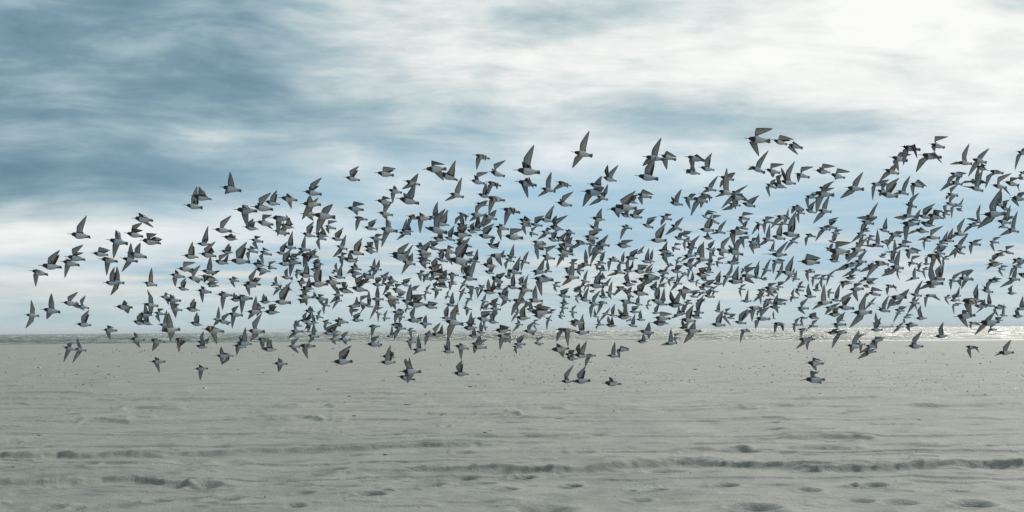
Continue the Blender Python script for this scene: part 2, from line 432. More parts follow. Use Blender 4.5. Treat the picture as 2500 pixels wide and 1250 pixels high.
w2 = T.noise(T.v('MULTIPLY', pos, (0.5, 1.0, 1.0)), 2.4, 3.0, 0.6)
fo = T.noise(T.v('MULTIPLY', pos, (0.10, 0.42, 1.0)), 0.30, 6.0, 0.68)
foam = T.m('MULTIPLY', T.m('SUBTRACT', T.m('ADD', fo, T.m('MULTIPLY', T.m('ADD', sz, 0.30), 0.16)), 0.585), 9.0, clamp=True)
col = T.mix(T.noise(T.v('MULTIPLY', pos, (0.02, 0.08, 1)), 1.0, 3.0), (0.020, 0.050, 0.030), (0.115, 0.150, 0.100))
col = T.mix(T.m('MULTIPLY', foam, 0.75), col, (0.62, 0.66, 0.63))
hh = T.m('ADD', w1, T.m('MULTIPLY', w2, 0.30))
p = principled(T, col, 0.27, 0.5, bump(T, hh, 1.0, 2.2))
p.inputs['IOR'].default_value = 1.33
T.put(p.inputs['Roughness'], T.m('ADD', 0.27, T.m('MULTIPLY', foam, 0.5)))
finish(T, p.outputs[0])
sea_me.materials.append(m_sea)
sea = link('sea', sea_me, kind='structure')
BIRDS = """
1251.4 415.1 1318.2 421.5;1278.4 386.2 1303.3 353.4;1274.4 395.4 1276.2 392.6
1816.3 336.9 1881.4 343.9;1846.1 312.6 1887.5 313.5;1830.5 346.6 1854.4 381.6
1086.5 633 1150.9 639.4;1112.3 605.4 1147.2 579.6
757 523.5 819.2 530.8;789.2 507.8 814.4 498.3;773.5 537.3 769.8 573.2
2014.5 612.7 2076.1 614.6;2042.1 588.8 2077.4 591.6;2034.7 620.1 2050.4 637
2392 524.4 2453.1 521.6;2414.4 500.5 2437.4 467;2407.1 531.8 2390.5 557.5
2339.4 736.2 2400.2 734.4;2363.4 732.5 2374.4 745.4;2356 743.6 2374.4 776.7
1029.8 413.8 1089.6 412;1053.4 391.4 1086.5 401.8;1061.7 423 1081.9 439.6
1417.4 466.8 1476.8 472.7;1454.7 458 1473.1 458.9;1429 472.7 1422.9 504
567.6 512.1 627 515.2;592.1 500.1 614.2 515.2;587.5 523.5 603.1 558.4
965.1 483.7 1023 496.6;996.4 469 1014.8 446.9;984.4 470.8 989.9 478.2
1548.2 428.2 1606.4 437.7;1575.4 408.3 1601.2 382.5
1035 553.8 1092 568.6;1059.8 529.9 1087.4 509.7;1037.8 555.7 1048.8 563
1287.3 762.9 1346.2 762;1310.3 743.6 1345.2 750.9
163.7 571.3 221.7 578.7;188.4 552 212.8 526.2;185.2 561.2 187.1 556.6
1497 503.2 1555 508.8;1513.6 487.6 1552.2 465.5
610.5 504.2 667.5 511.5;631.6 483.9 662.9 470.1;627 495 628.9 496.8
92.3 648.6 149.4 652.3;117.5 628.4 146.6 610
2241.4 377.9 2298 384.4;2271.4 375.2 2294.4 400;2243.8 389.9 2237.9 420.2
1294.6 679.9 1351.3 683.6;1324.1 669.8 1349.8 680.8;1307.5 688.2 1322.2 722.8
490.5 803.4 547 808.9;507.4 795.1 518.5 808.9;511.1 811.6 525.8 842
534.5 456.1 590.2 466.2;557.1 442.3 564.8 420.2;550.7 461.6 543.3 472.3
554.4 635.7 610.5 639.4;575.5 612.7 603.1 589.7
2385 788.6 2441.1 785.9;2403.4 778.5 2423.6 759.2;2392.4 796.9 2384.1 819
1980.8 469.6 2036.6 476.4;2005.3 461.6 2032.9 458.9;1991.5 485.6 1992.4 520.5
986.2 743.9 1042.4 742.6;1007.4 719.6 1034.1 718.7
338.5 586.6 394.1 593.4;357.6 568.9 385.8 571.3;377.5 577.8 392.6 583.6
257.4 584.4 312.2 595.2;282.2 561.2 296.2 576.8;272.6 598 273 631.1
1956.9 927.8 2012.6 925.9;1977.7 904.8 1994.2 907.5;1988.7 933.3 2009.9 938.8
1255.6 442.9 1310.3 452.4;1283.6 435 1302.9 461.6;1272.6 449.7 1289.1 483.7
319.7 532.7 374.8 538.2;338.5 519.2 362.8 529.6;344.4 541.9 370.5 555.7
1946.4 639.4 2001.6 641.2;1969.4 619.2 2004.4 630.2
1392.5 369.6 1446.4 380.7;1417 349.4 1438.5 319;1403.2 384.4 1397.3 409.8
1096.6 571.3 1150.9 574.1;1116 553.8 1141.7 547.4
973.4 907.5 1027.6 907.5;986.6 883.6 989.9 874.4;992.7 922.2 993.2 936.6
1078.2 782.2 1131.6 791.4;1099.4 763.8 1115 743.6;1092 800.6 1093 830
1567.2 381.6 1620.5 389.9;1592.9 363.2 1613.7 336.2;1578.2 388 1569.6 404.2
806.1 884.2 860 882.7;827.8 859.7 857.2 843.1
1067.2 421.2 1117.8 439.6;1093.9 419.3 1112.3 391.7
947.6 619.7 1001 625.6;993.6 612.7 1009.8 595.8
1772.3 564 1825.7 569.5;1798.1 552 1822 562.1;1781.5 570.4 1792.6 601.7
2075.2 763.8 2128.6 762;2097.3 743.6 2112.9 716;2093.6 771.2 2074.8 801.5
747.8 694.2 801.1 693.9;765.2 670 783.6 643.3
308 616.8 360 628.4;330 606.3 346.6 592.5;318.6 618.2 318.6 633
462.9 478.2 515.7 485.6;484.4 466.2 490 456.1
656.1 531.8 709.1 535.4;672.3 526.2 699.9 529.9;672.3 541 676.9 577.4
1224.4 575.9 1277.2 581.4;1245.3 557.5 1278.1 559.4;1267 581.4 1277.2 587
730.6 497.7 783.6 499.6;749.6 490.4 759.7 477.5;745 506 734.9 535.8
2327.5 773.9 2379.9 769.3;2348.6 756.4 2363.4 758.3;2343.1 776.7 2365.2 801
156.2 626.5 208.2 633.9;175.5 607.2 204.9 597.1;176 616.4 198.7 616.4
1481.4 511.2 1533.8 513.4;1504.4 498.6 1519.1 502.3;1498.9 515.2 1512.7 531.8
726 623.4 778.1 626.5;747.8 623.8 755.1 640.3;738.6 625.6 737.6 653.2
949.4 625.6 1001 631.1;971.5 607.2 999.1 592.5;984.4 636.6 987.2 639.4
2195.6 357.1 2246.5 366;2221.7 356.8 2236.4 388;2203.6 366 2204.8 403.7
144.8 637.2 195.4 647.7;162.2 631.1 182.5 634.8;156.7 645.8 155.8 679
2251.1 689.3 2302.6 692;2265.8 670 2270.4 639.6;2260.3 693.9 2246.5 708
97.5 754.6 148.4 762;120.3 730.7 130.6 715.4;111.6 760.1 107 780
920.7 556.6 971.3 564.9;942.8 532.7 955.7 548.3;935.4 566.7 930.3 603.9
1219.6 509.7 1269.8 518.9;1245 506 1253.2 525.3;1232.1 518.9 1231.2 551.1
1338.8 855.8 1389.4 850.3;1359 838.3 1380.2 848.4;1366.4 863.2 1375.6 874.2
1351.7 605.4 1399.5 621.9;1362.7 596.2 1371.9 594.3
2195 545.6 2245.6 546.5;2219.8 535.4 2247.4 540;2207 553.8 2212.5 596.2
1669.6 381.6 1719 392.6;1700.6 377 1722.6 395.4;1682.2 389.9 1693.2 422.1
388.2 808.5 438.4 804.3;405.9 784 413.6 762;408.4 815.3 409.6 833.7
2142.6 471.8 2192.2 480;2164.6 450.6 2195.9 433.7
1183.1 481.9 1232.8 489.2;1210.7 483.7 1218.1 493.8;1194.2 489.2 1192.3 524.2
484.4 672.5 533.2 684.5;498.2 671.6 501.9 690;511.1 677.1 506.5 690
1902.2 568.6 1951.9 575;1926.2 541 1943.6 515.2
516.6 559.4 566.3 564.9;538.7 541 565.4 525.9;566.3 566.7 584.7 572.2
736.4 466.6 785.1 474.5;757.3 448.8 785.1 433.3;753.6 456.1 776.8 452.8
446.7 499.9 495.5 507.6;467.9 481.9 481.3 453.9
913 421.2 961.8 428.5;935.8 406.4 966.7 411.6
598.5 807 647.6 809.8;616 787.7 639 764.7;614.2 824.5 607.7 833.7
69.7 660 117.7 670.7;89.6 656.9 108 661.5;79.4 669.8 85.3 700.1
238.6 632 287.4 638.5;254.2 626.5 276.3 630.2;253.3 641.2 257.9 673.4
568.7 727 617.5 728.8;584.7 718.7 603.1 719.6;583.8 736.2 588.4 767.5
1622.4 745.4 1671.1 743.6;1645.4 732.5 1663.8 704.9;1634.3 727 1638 710.4
2060.5 457 2108.3 462.6;2082.6 443.2 2106.5 419.3;2069.7 463.5 2052.8 484.1
1562.6 672.7 1610.4 677.3;1599.4 671.8 1608.6 681;1581 679.2 1566.2 700.3
663.1 736.2 711 739;681.5 714.1 711 687.4
840.3 507.5 888 512.4;863.3 491.3 890.9 498.3;859.1 513.4 870.1 525.3
678.2 482.4 725.7 488.9;700.8 471.8 717.4 483.7;697.2 487.4 708.2 509.1
1468.5 936 1516.4 937;1487.8 920 1505.3 929.6;1496.1 940.6 1497.4 946.2
277.2 749.4 325.1 750;303.9 732.5 320.5 745.4;302.1 758.3 307.2 766.6
1663.8 808 1711.6 808;1684 796.9 1693.2 784;1679.4 817.2 1670.2 838.9
1768.6 609 1814.6 621.9;1798.1 587 1818.3 575.9;1777.8 599.8 1783.4 598
301.3 568.2 348.1 577.8;322.3 550.2 348.4 543.7;320.5 557.5 346.6 562.1
2256.6 524.4 2303.6 532.7;2278.7 511.5 2297.1 515.2
2169.8 382.2 2216.2 392.6;2197.8 370.6 2223.5 377.9;2180.3 393.6 2195.9 418.4
850.8 702.2 897.7 709.5;866.4 681 890.4 670
1964.2 886.9 2011.7 887.3;1985 872.6 2007.1 880.8;1979.5 889.1 1997 907.5
1394 932.4 1440.9 928.7;1407.8 914.9 1429.9 893.7
730.3 521.6 777.2 524.4;752.4 500.5 777.2 481.7;747.8 528.1 761.6 538.8
1105.8 594.3 1152.2 601.7;1113.2 585.1 1131.6 579.6
1586.5 788.6 1633.4 789.6;1610.4 785.9 1621.4 782.2
967.5 919.5 1013.8 925.9;997.3 883.6 1000.4 871.1
620.4 541 666.6 548.3;640.8 523.5 664.8 525.3;643.6 548.3 661.1 559.4
482.6 619.2 528.6 625.6;497.3 607.2 526.2 588.8;516.6 603.5 517.6 609
1536.8 712.3 1582.8 718.7;1555.2 697.6 1577.3 686.5
690.7 634.8 736.4 643.1;711 628.4 729.4 634.8;704.5 647.7 706.4 675.6
786.4 686.5 832.4 692;803 672.7 825 683.8;806.6 697.6 819.5 714.1
1747.5 464.4 1792.6 474.5;1765.9 441.4 1774.2 409.8;1755.8 474.5 1746.9 481
1006.5 530.8 1052.5 534.5;1024 518.5 1039.6 528.1;1019.4 539.1 1024.9 570.4
2038.4 749.1 2084.4 752.8;2053.1 727 2081.6 713.2
2167.4 725.2 2213.4 726.1;2201.4 716 2216.2 704.6;2172 730.7 2166.5 756.4
1581 586.6 1627 587;1600.3 566.7 1625.5 544.6
147.5 738 193.2 742.6;165.6 724.2 191.3 712.3;178.8 747.2 188.9 753.7
930.1 717.8 973.4 732.5;943.9 714.1 955 712.3;947.6 738 954 751.8
1802 671.8 1847 675.5;1820.4 653.4 1845.2 651.6;1817.6 684.7 1843.4 693
1987.8 740.8 2032.9 738;2004.4 723.3 2012.6 693;1996.1 743.6 1985 757.4
1189.6 623.8 1234.6 625.6;1223.6 618.2 1231.9 610;1210.7 634.8 1225.4 650.4
1202.4 808 1247.5 806.1;1219.9 792.3 1244.8 798.8
1776 478.2 1820.2 487.4;1809.1 472.7 1831.2 494.8;1787 487.4 1797.2 511
2255.7 625.6 2300.8 624.7;2280.6 623.8 2296.2 649.5;2275 631.1 2280.6 654.7
724.8 844.8 769.8 844.8;743.2 839.2 747.8 846.6;736.7 854 749.2 877
1876.5 621.9 1921.6 621.9;1896.7 610.9 1923.4 587.9;1880.2 619.2 1861.8 620.4
1120.6 675.3 1164.7 682.6;1146.3 653.2 1162.9 631.1;1134.4 660.6 1146.3 645.8
1607.6 377 1650.5 389.9;1627 367.8 1652.7 383.4;1617.8 395.4 1628.8 414.2
428.7 656 473.4 657.8;448.2 638.5 478 640.3;457.8 662.4 462.4 667
1161 573.2 1205.2 579.6;1178.5 557.5 1207 545.6
1039.6 664.2 1083.8 670.7;1060.8 645.8 1079.2 644;1076.4 655 1078.2 645.8
2431.6 861.5 2476.1 860.6;2449.4 846.8 2466.9 828.4;2440.2 862.4 2434.7 870.2
593 689.3 637.2 694.8;606.8 675.5 627 655.2;623.4 677.3 634.4 679.5
663.1 562.7 706.9 570.4;690.7 552 693.5 541;690.7 570.4 691.6 576.8
1826.8 403.7 1867.3 422.1;1848.9 393.6 1876.1 366.9;1832.3 407.4 1827.4 413.8
1430.8 695.7 1475 700.3;1451 681 1467.6 658.9
291.8 629.3 335.2 638.5;313.1 610.9 321.4 592.5;305.8 637.6 293.8 664.2
844.9 613.1 888.5 621;864.6 598 884.8 580.5
818.6 704.9 861.8 714.1;833.3 688.4 847.1 688.4
1592 775.8 1636.2 777.6;1612.2 760.1 1641.7 766.6;1603 782.2 1615 796.9
1190.5 417.8 1232.8 430.4;1204.8 400.9 1234.6 390.8;1199.7 411 1201.5 412
1353.5 493.5 1396.8 502.1;1372.8 478.2 1400.1 467.2;1366.4 484.6 1371 487.4
983.1 440.5 1025.8 451.5;1006.5 435.9 1021.8 423.9;993.6 448.8 979.2 461.3
1550.7 679.8 1593.6 689.1;1573.1 672.3 1586.2 668.6
1256.9 703.1 1300.2 710.4;1274.4 695.7 1283.6 693.9;1268.9 714.1 1262.4 748.2
1900.4 441.4 1943.6 448.8;1919.7 417.5 1940.5 393.2;1907.8 421.2 1909.6 407.4
1685.8 481.9 1728.2 492.9;1707.9 478.2 1719 472.7;1693.2 494.8 1685.8 527.9
1153.7 377.4 1196 388;1177.6 377 1185 393.6;1162 385.3 1162.9 414.4
913.4 489.4 956.6 495;934.5 478 954.8 484.8;931.8 496.8 936.4 506
220.2 617.9 263.4 622.8;241.4 602.6 269 611.2
1384.8 785 1428 789.6;1402.3 777.6 1415.2 783.1;1392.2 791.4 1406.9 799.3
571.8 836.5 615.1 840.2;591.2 822.7 599.8 798.8;582.9 824.5 585.6 816.8
1770.5 686.5 1813.7 689.3;1788.9 671.8 1803.6 648.8
2367.4 386.6 2409.4 397.2;2389.1 378.8 2415.2 361.4;2376.2 399.1 2363.4 431.3
889.4 840.2 932.7 842;906 824.5 926.6 819.6;920.7 844.8 926.6 849.9
1499.8 774.8 1543 773;1521 763.8 1521 749.1;1509.9 763.8 1509 753.7
639.2 761.6 682.4 762.9;655.8 744.5 675.1 741.7
1985.4 416 2028.3 421.2;2009 399.1 2039.3 405.5;2001.6 407.4 1997.9 404.2
973.4 732.5 1015.7 740.8;993.6 714.1 1003.7 692
618.2 656 660.5 663.9;621.5 651.4 638.1 653.2;634.4 662.4 628 673.4
539.6 577.8 582 585.1;560.8 572.2 570 570.4
1900.4 662.4 1942.7 669.8;1917 653.2 1938.1 623.8
923.1 885.1 966 884.5;941.2 865.2 953.1 842.2
2211 845.3 2253.9 845.7;2227.2 826.4 2250.8 807;2225.4 835.6 2219.8 833.7
1245 731.6 1287.3 738;1270.7 727 1274.4 723.3;1252.3 745.4 1247.4 771.2
524.6 718.7 567.2 721.5;539.6 710.4 555.3 714.1;536.9 728.8 541.5 757.9
1647.2 708.6 1689.5 714.1;1669.3 697.6 1689.5 710.4;1663.8 721.5 1673 734.4
1859.9 701.2 1902.2 706.8;1874.6 692 1894.9 690.2;1869.1 712.3 1892.1 726.1
1073.6 608.1 1115 618.2;1093.9 598 1109.5 605.4;1085.6 625.6 1104.9 647.7
2266.2 350.3 2307.6 360.4;2282.4 332.8 2315.2 333.2;2275 356.8 2286.4 369.3
1395.8 866.1 1438.2 870.7;1417 850.5 1431.7 832.1;1405 850.5 1415.2 838.5
1657.3 779.4 1699.6 784;1674.8 762 1693.2 743.6
1232.1 658.7 1273.5 667.9;1255.1 647.7 1270.4 625.2
1692.3 669.8 1734.6 672.5;1705.2 655 1727.2 651.4
1292.8 662.4 1335.1 664.2;1315.8 649.5 1328.7 631.1;1305.7 667.9 1304.8 673.4
250.6 690.6 292.9 691.1;269 667.2 282.2 651.6
2417.2 450.2 2458.6 458.9;2436.5 432.2 2470.6 422.6;2456.8 461.6 2471.5 478.2
641.8 491.3 683.2 499.6;660.5 480.2 676.7 463.7
837.6 432.2 878.8 440.5;853.6 416.6 876.6 405.5
181.2 791.4 223 794.2;198.7 772.1 218.4 756.4
1703.7 407.9 1744.7 415.6;1720.8 389.9 1737.4 373.3
1172.1 645.8 1213.5 650.4;1188.6 634.8 1200.6 623.8
1555.2 808 1596.6 812.6;1576.4 800.6 1582.8 785;1581 819 1584.6 828.2
1882 340.2 1921.6 353.1;1904.1 329.2 1938.7 340.2
1918.8 351.2 1958.9 362.3;1935.4 345.7 1958.4 361.4;1922.5 360.4 1947.9 378.3
1701.5 559.4 1742.9 563;1720.8 546.5 1739.2 521.6
1498.9 598 1540.3 601.7;1517.3 587 1546.7 585.5;1509.9 591.6 1511.8 591
1147.2 845 1188.6 848.6;1164.7 832.1 1188.6 828.4;1154.6 848.6 1156.4 863.7
1752.1 430.4 1792.6 439.6;1781.5 423 1793.5 421.5;1759.4 443.2 1758.5 458
1012 610.9 1052.5 620.1;1030.4 601.7 1054 586
1056.2 542.8 1097 550.2;1080.1 528.1 1093.9 511.5
1604 621.9 1645.4 623.8;1627 616.4 1639.8 616.4;1615.9 629.3 1633.4 649.5
421 830 462.4 830;443 830 443 844.8;430.2 835.6 436 861.3
987.2 782.2 1028.6 782.2;1000 763.8 1013.8 747.2;1017.5 776.7 1032.6 773.9
475.8 708 516.6 714.1;490 697.6 505.6 703.1;485.7 716 492.4 739.5
1184 443.2 1223.6 454.3;1207 445.1 1213.5 463.5;1190.5 452.4 1190.5 476.4
1144.1 439.2 1184 448.8;1164.7 421.2 1192.3 420.2;1157.4 426.7 1159.2 430.4
2062.3 842 2102.8 848.4;2081.6 828.2 2097.3 806.1;2075.2 850.3 2080.7 863.2
1420.7 576.3 1461.2 582.4;1438.2 563 1467.6 562.1
1944.2 830 1985 828.2;1968.5 824.5 1980.4 818.1;1955.6 837.4 1944.6 852.7
2166.5 649.5 2207 655;2184.9 631.1 2197.8 609;2172 658.7 2150.8 674.4
950.4 704 989.9 714.1;963.2 692 982.6 693.9;963.2 714.1 964.2 716
264.4 687.4 304.8 691.1;282.8 666.3 288.3 649.2;276.3 703.1 267.7 721.5
1207 819.2 1247.5 822.9;1232.8 813.7 1247.5 811.8;1218.1 830.2 1219.9 854.7
1540.5 661.5 1581 664.2;1557 645.8 1582.8 647.7
1730.9 791.4 1771.4 794.2;1748.4 776.7 1766.8 756.4
2067.8 707.7 2108.3 704.9;2084.4 692 2102.8 691.1;2080.7 717.8 2095.4 736.8
363.9 883.6 404.4 882.7;377.7 871.3 391.5 877.2;376.2 888.2 388.2 910.6
447.6 752.8 487.8 758.3;463.3 741.7 476.2 727.9
1203.4 552 1242.9 560.3;1218.1 545.6 1231 550.2;1212.6 563 1223.6 587.9
1173 709.5 1212.6 716;1187.7 695.7 1192 680.1;1199.7 699.4 1206.1 682.8
2229 560.3 2268.6 566.7;2245.6 553.8 2251.1 561.2;2227.2 563 2218 572.6
942.4 462.6 981.6 470.8;961.4 452.4 973.4 463.5;953.1 472.7 957.7 496.6
1669.3 414.7 1707.9 424.8;1685.8 408.3 1689.5 404.6;1676.6 417.5 1679.4 422.6
488.1 660.6 527.7 666.1;506.5 647.7 514.8 627.4;519.4 662.4 533.2 660.6
454.1 677.1 493.6 682.6;467 664.2 488.1 649.5;477.1 688.2 480.8 690.9
2156 413.2 2194.4 423.9;2174.8 408.3 2184.9 400.9;2161 421.2 2149.9 441.4
2465 482.2 2504.6 487.4;2486.2 471.8 2499.1 469.9;2469.6 487.4 2488.4 503.4
1882 446 1919.7 458.9;1894.9 432.2 1905.9 428.5
363 830 402.6 834.6;383.2 826.4 389.7 830;374 839.2 369.1 855.8
2023.7 424.5 2062.3 434;2044.8 412 2073.9 420.2;2040.2 432.2 2043.9 436.8
1143.6 522.6 1183.1 526.2;1161 504.2 1185 494;1153.7 529.9 1146.3 538.8
2071.5 607.2 2111.1 610.9;2091.8 596.2 2115.7 582.4;2084.4 612.7 2071.5 638.5
1434.5 448.8 1473.1 458;1454.7 443.2 1466.7 432.2
2241.9 542.8 2280.6 552;2264 539.1 2273.2 533.6
2449.4 443.2 2488 452.4;2467.8 434 2482.5 435.9;2484.4 452.4 2492.6 467.2
1103.1 911.2 1142.6 914;1113.6 896.5 1128.3 881.4
1372.8 676.2 1412.4 678;1390.3 662.4 1399.5 636.6;1383 682.6 1372.8 696.4
1055.2 681.7 1094.8 683.6;1074.6 671.6 1081.9 669.8
2129.7 638.5 2168.3 645.8;2153.6 638.5 2164.6 651.4;2129.7 647.7 2116.8 677.1
411.8 669.8 450.4 676.2;428.3 659.6 442.1 667.9;421 679 425.6 698.3
1551.2 473 1589.2 481.9;1569 462.6 1593.8 475.4;1558 481.9 1569 498.4
1159.2 776.7 1197.8 782.2;1174.8 762 1200.6 761
1039.6 653.2 1078.2 657.8;1052.5 642.2 1067.2 629.3
444.5 623.8 483.2 628.4;460.5 610.9 471 592.5
1337 552 1374.7 561.2;1355.4 537.3 1383.9 527.7;1348.9 537.3 1359 528.1
1743.8 607.2 1781.5 616.4;1761.3 592.5 1781.5 579.6;1755.8 620.1 1768.6 625.6
834.2 633 872.9 636.6;849.9 623.8 855.4 615.5;869.2 631.1 871.4 625.6
624.3 828.2 662.9 831;645.4 826.4 660.2 833.7;634.4 835.6 640.3 854
1366.4 805.2 1405 808;1388.5 804.3 1394 809.8;1379.3 815.3 1386.6 842.9
1840.6 776.7 1879.2 778.5;1855.3 760.1 1877.4 750.9;1843.4 782.2 1847 801.5
400.7 732.5 439.4 734.4;414.5 719.6 426.5 727;413.6 741.7 421 763.8
1255.1 775.8 1293.7 776.7;1268.9 760.1 1279.9 747.2
679.7 548.3 717.4 556.6;699.9 542.8 700.8 527.2
724.2 722 762.5 727;738.6 714.1 747.8 710.4;738.6 728.8 745 744.5
1285.4 730.7 1323.7 735.3;1300.2 716 1307.5 698.5;1283.6 739.9 1281.8 752.8
1356.6 443.6 1393.6 454.3;1375.6 445.1 1384.8 459.8;1362.7 450.6 1352.6 462.6
1865.8 412.9 1903.2 422.1;1882 400 1912.4 402.2;1882 422.1 1889.9 431.3
1093.5 471.2 1130.7 481;1113.2 458 1125.7 435.9;1099.4 480 1087.1 488.9
314.4 827.3 352.7 830;327.5 812.6 341.6 820.8;325.4 834.6 338 848.4
592.4 553.8 630.4 559.4;606.8 543.7 619.7 535.1
1317.6 458.9 1355 467.2;1333.6 441.4 1345.2 423;1324.1 469 1314.3 478.2
2406.7 646.8 2444.8 644;2421.8 640.3 2431 640.3;2412.6 649.5 2412.2 657.8
811.2 782.2 849 787.7;826 774.8 834.2 779.4;821.4 795.1 830.6 796.9
553.4 765.6 591.2 770.2;565.4 754.6 582.9 747.2;563.6 771.2 565.4 799.7
1693.2 631.1 1730.9 634.8;1707.9 614.6 1717.1 592.5;1698.7 640.3 1693.2 649.5
1938.5 423 1974.9 433.1;1956 409.2 1983.8 408.6;1946.4 426.7 1951.9 443.2
920.4 518.5 957.5 525.3;936.4 506 954.8 496.8;933.6 527.2 943.7 535.8
636.2 852.1 674 854;651 839.2 656.5 826.4
599.4 761 637.2 762;616.9 745.4 625.2 725.2;608.6 767.5 603.1 779.1
1175.8 524.4 1211.6 535.4;1199.7 518.9 1210.7 513.4;1186.8 537.3 1178.5 552.9
1509.2 733.4 1546 739.9;1533.1 732.5 1547.8 741.7;1520.2 743.6 1531.3 763.8
2203.3 610 2240.1 616.4;2225.4 604.4 2247.4 612.4;2212.5 620.1 2222.6 631.5
1468 432.2 1503.8 442.3;1487.8 421.2 1507.5 405.5;1475.9 419.3 1484.2 404.6
2431 538.8 2467.8 544.6;2454 526.2 2466 504.2
1661.9 644 1698.7 649.5;1682.2 633 1693.2 631.1;1684 655 1687.7 658.7
248.4 805.6 285.5 807;262.5 794.7 280 799.7;257.9 811.6 265.6 828.6
725.7 670 762.5 674.6;742.2 657.1 750.5 642.4
1992.4 512.4 2029.2 517;2009 500.5 2023.7 480.2;1997.9 522.6 1986.9 543.2
2333.9 395.4 2370.7 400;2348.6 377 2364.6 354;2337.6 394.5 2323.2 400.4
2323.8 568.6 2360.6 573.2;2336.7 553.8 2354.2 535.8;2327.5 572.2 2324.7 582.4
977 636.6 1012.9 645.8;999.1 629.3 1006.5 618.2;988.1 644 980.7 667
520 636.6 556.2 644;534.1 624.7 557.1 620.1;546.1 634.8 554.4 621.9
2363.4 454.3 2398.3 466.2;2383.6 437.7 2397.4 417.5;2367 456.1 2352.7 453.9
1048.8 816.2 1085.6 819;1056.2 804.3 1074.9 789.6;1072.7 808 1078.2 795.1
2056.8 622.8 2093.6 625.6;2077 618.2 2091.8 621.9;2064.2 627.4 2071.5 634.8
2335.8 678.2 2372.6 681;2346.8 664.4 2372.6 658.9;2337.6 684.7 2348.6 697.6
929.2 870.4 966 872.6;951.3 859.7 960.5 859.7
347.5 741.7 384 747.2;362.8 725.2 361.5 709.9;362.8 756.4 361 767.5
1400.4 812.6 1437.2 810.7;1412.4 795.1 1423.1 770.2
1127 801.5 1163.8 800.6;1140.8 785.9 1159.2 776.7
765.2 568.6 800.8 577.8;784.6 563 786.4 552
1295.6 588.8 1331.4 596.2;1324.1 588.8 1331.4 596.2;1304.8 599.8 1313 631.1
1881.1 575.9 1917 583.3;1896.7 564.9 1909.6 542.8
1106.8 844 1142.6 851.4;1122.4 837.6 1139 845;1119.6 852.3 1125.2 877.5
1823.5 750.9 1859.9 752.8;1850.7 747.2 1858.1 754.6;1832.3 760.1 1836 783.1
2411.7 416.6 2447.6 423;2431 415.6 2447.6 424.8;2409.8 428.5 2407.4 456.1
1052.5 580.5 1088.4 587;1070 570.4 1080.1 566.7
2218.9 446 2253.9 456.1;2241 438.6 2261.2 455.2;2223.5 452.4 2230 478.2
1440.9 531.8 1476.8 537.3;1456.6 524.4 1467.6 510.6
1531.3 523.5 1566.6 531.4;1547.8 515.2 1572.7 511.2
1807.5 494.8 1842.4 504;1827.7 488.3 1851.6 478.2
2480.7 668.1 2515.6 677.3
1318.6 622.8 1353.5 632;1333.3 605.4 1357.2 600.8;1329.6 631.1 1332.4 636.6
1399.5 587 1434.5 596.2;1421.6 588.8 1429 596.2;1403.2 598 1390.3 609
2256.6 577.8 2292.5 581.4;2271.4 563 2299.9 553.8;2254.8 579.6 2244.7 586.6
1016.6 621.9 1052.5 625.6;1030.4 618.2 1037.8 616.4
347.7 689.5 383 696.6;364.6 671.8 372 656.7;356.4 695.7 356.4 699.8
2137 464.4 2172 472.7;2151.8 450.6 2162.8 448.8;2148.1 472.7 2151.8 477.3
2018.2 768.4 2054 767.5;2032.9 756.4 2045.8 750.9
734.1 568.9 768.9 577.8;748.7 555.7 765.8 543.2
588.8 695.7 624.3 700.3;601.3 692 616 693.9;599.1 702.2 607.7 720.6
1364.6 594.3 1399.5 601.7;1384.8 587 1395.8 579.6;1371.9 607.2 1375.6 634.8
740.4 618.2 775.4 625.6;755.1 616.4 772.6 608.1
1314.9 533.6 1349.8 541;1333.3 524.4 1351.7 503.2
1891.2 526.6 1926.2 533.6;1915.1 524.4 1926.2 535.4;1894.9 533.6 1883.5 555.1
612.3 643.1 647.3 649.5;628 633.3 641.8 641.2
1584.6 731.6 1619.6 738;1597.5 716 1610.4 697.6
675.6 643.1 711 645.8;690.7 625.6 711 609
58.8 768.4 94.2 771.2;74.8 752.8 78 734.7;70.6 780.4 62 799.3
527.7 782.2 562.6 787.7;541.5 773 561.7 764.7;547.9 789.6 552.5 794.2
665.5 887.6 700.8 888.2;679.7 874.4 690.7 882.7;676.9 894.6 678.2 907.9
1631 493.3 1665.6 500.3;1648.1 480 1661.9 464.4;1638.9 483.7 1642.6 480
2098 538.8 2132.4 546.5;2120.5 533.6 2137 532.1;2103.9 548.3 2102.1 568.6
860.9 529.9 895.5 536.4;877.5 529 886.7 531.8;868.3 539.1 869.2 561.8
765.2 727.9 800.2 731.6;776.3 718.7 791.9 720.6;777.2 735.3 787.3 747.2
337 766.6 372 770.2;351.8 754.6 355.8 740.8;362.8 760.1 370.2 752.8
1514.7 693 1549.7 695.7;1523.9 677.3 1533.1 666.3
1452.9 591.6 1486.9 599.8;1467.6 587 1483.2 574.1;1451 603.5 1440 625.6
2165.6 568.6 2199.6 576.8;2188.6 564.9 2205.1 566.4;2172 579.6 2168.3 599.8
2378.1 404.6 2411.2 416;2396.5 399.1 2403.8 406.4
1263 534.5 1296.5 544.6;1280.8 527.2 1295.6 539.1
2029.2 791.4 2064.2 792.3;2042.1 778.5 2062.3 763.8;2036.6 795.1 2047.6 802.4
1214.6 830 1249.6 830;1232.1 826.4 1235.8 824.5;1239.4 833.7 1245 838.3
2056.8 647.7 2091.8 647.7;2077 640.3 2095.4 643.1;2060.5 647.7 2042.4 660
338.9 782.2 372 793.2;349.9 774.8 356.9 760.1
151.8 846.8 185.8 854.2;165 840.4 177.9 837.6;160.4 854.2 154.5 881.4
1441.2 605.1 1472.6 620;1456.9 593.8 1468.2 586.4;1449.5 616.3 1442 645.4
1195.3 674.2 1227.1 688;1212.2 670.5 1232.7 668.6
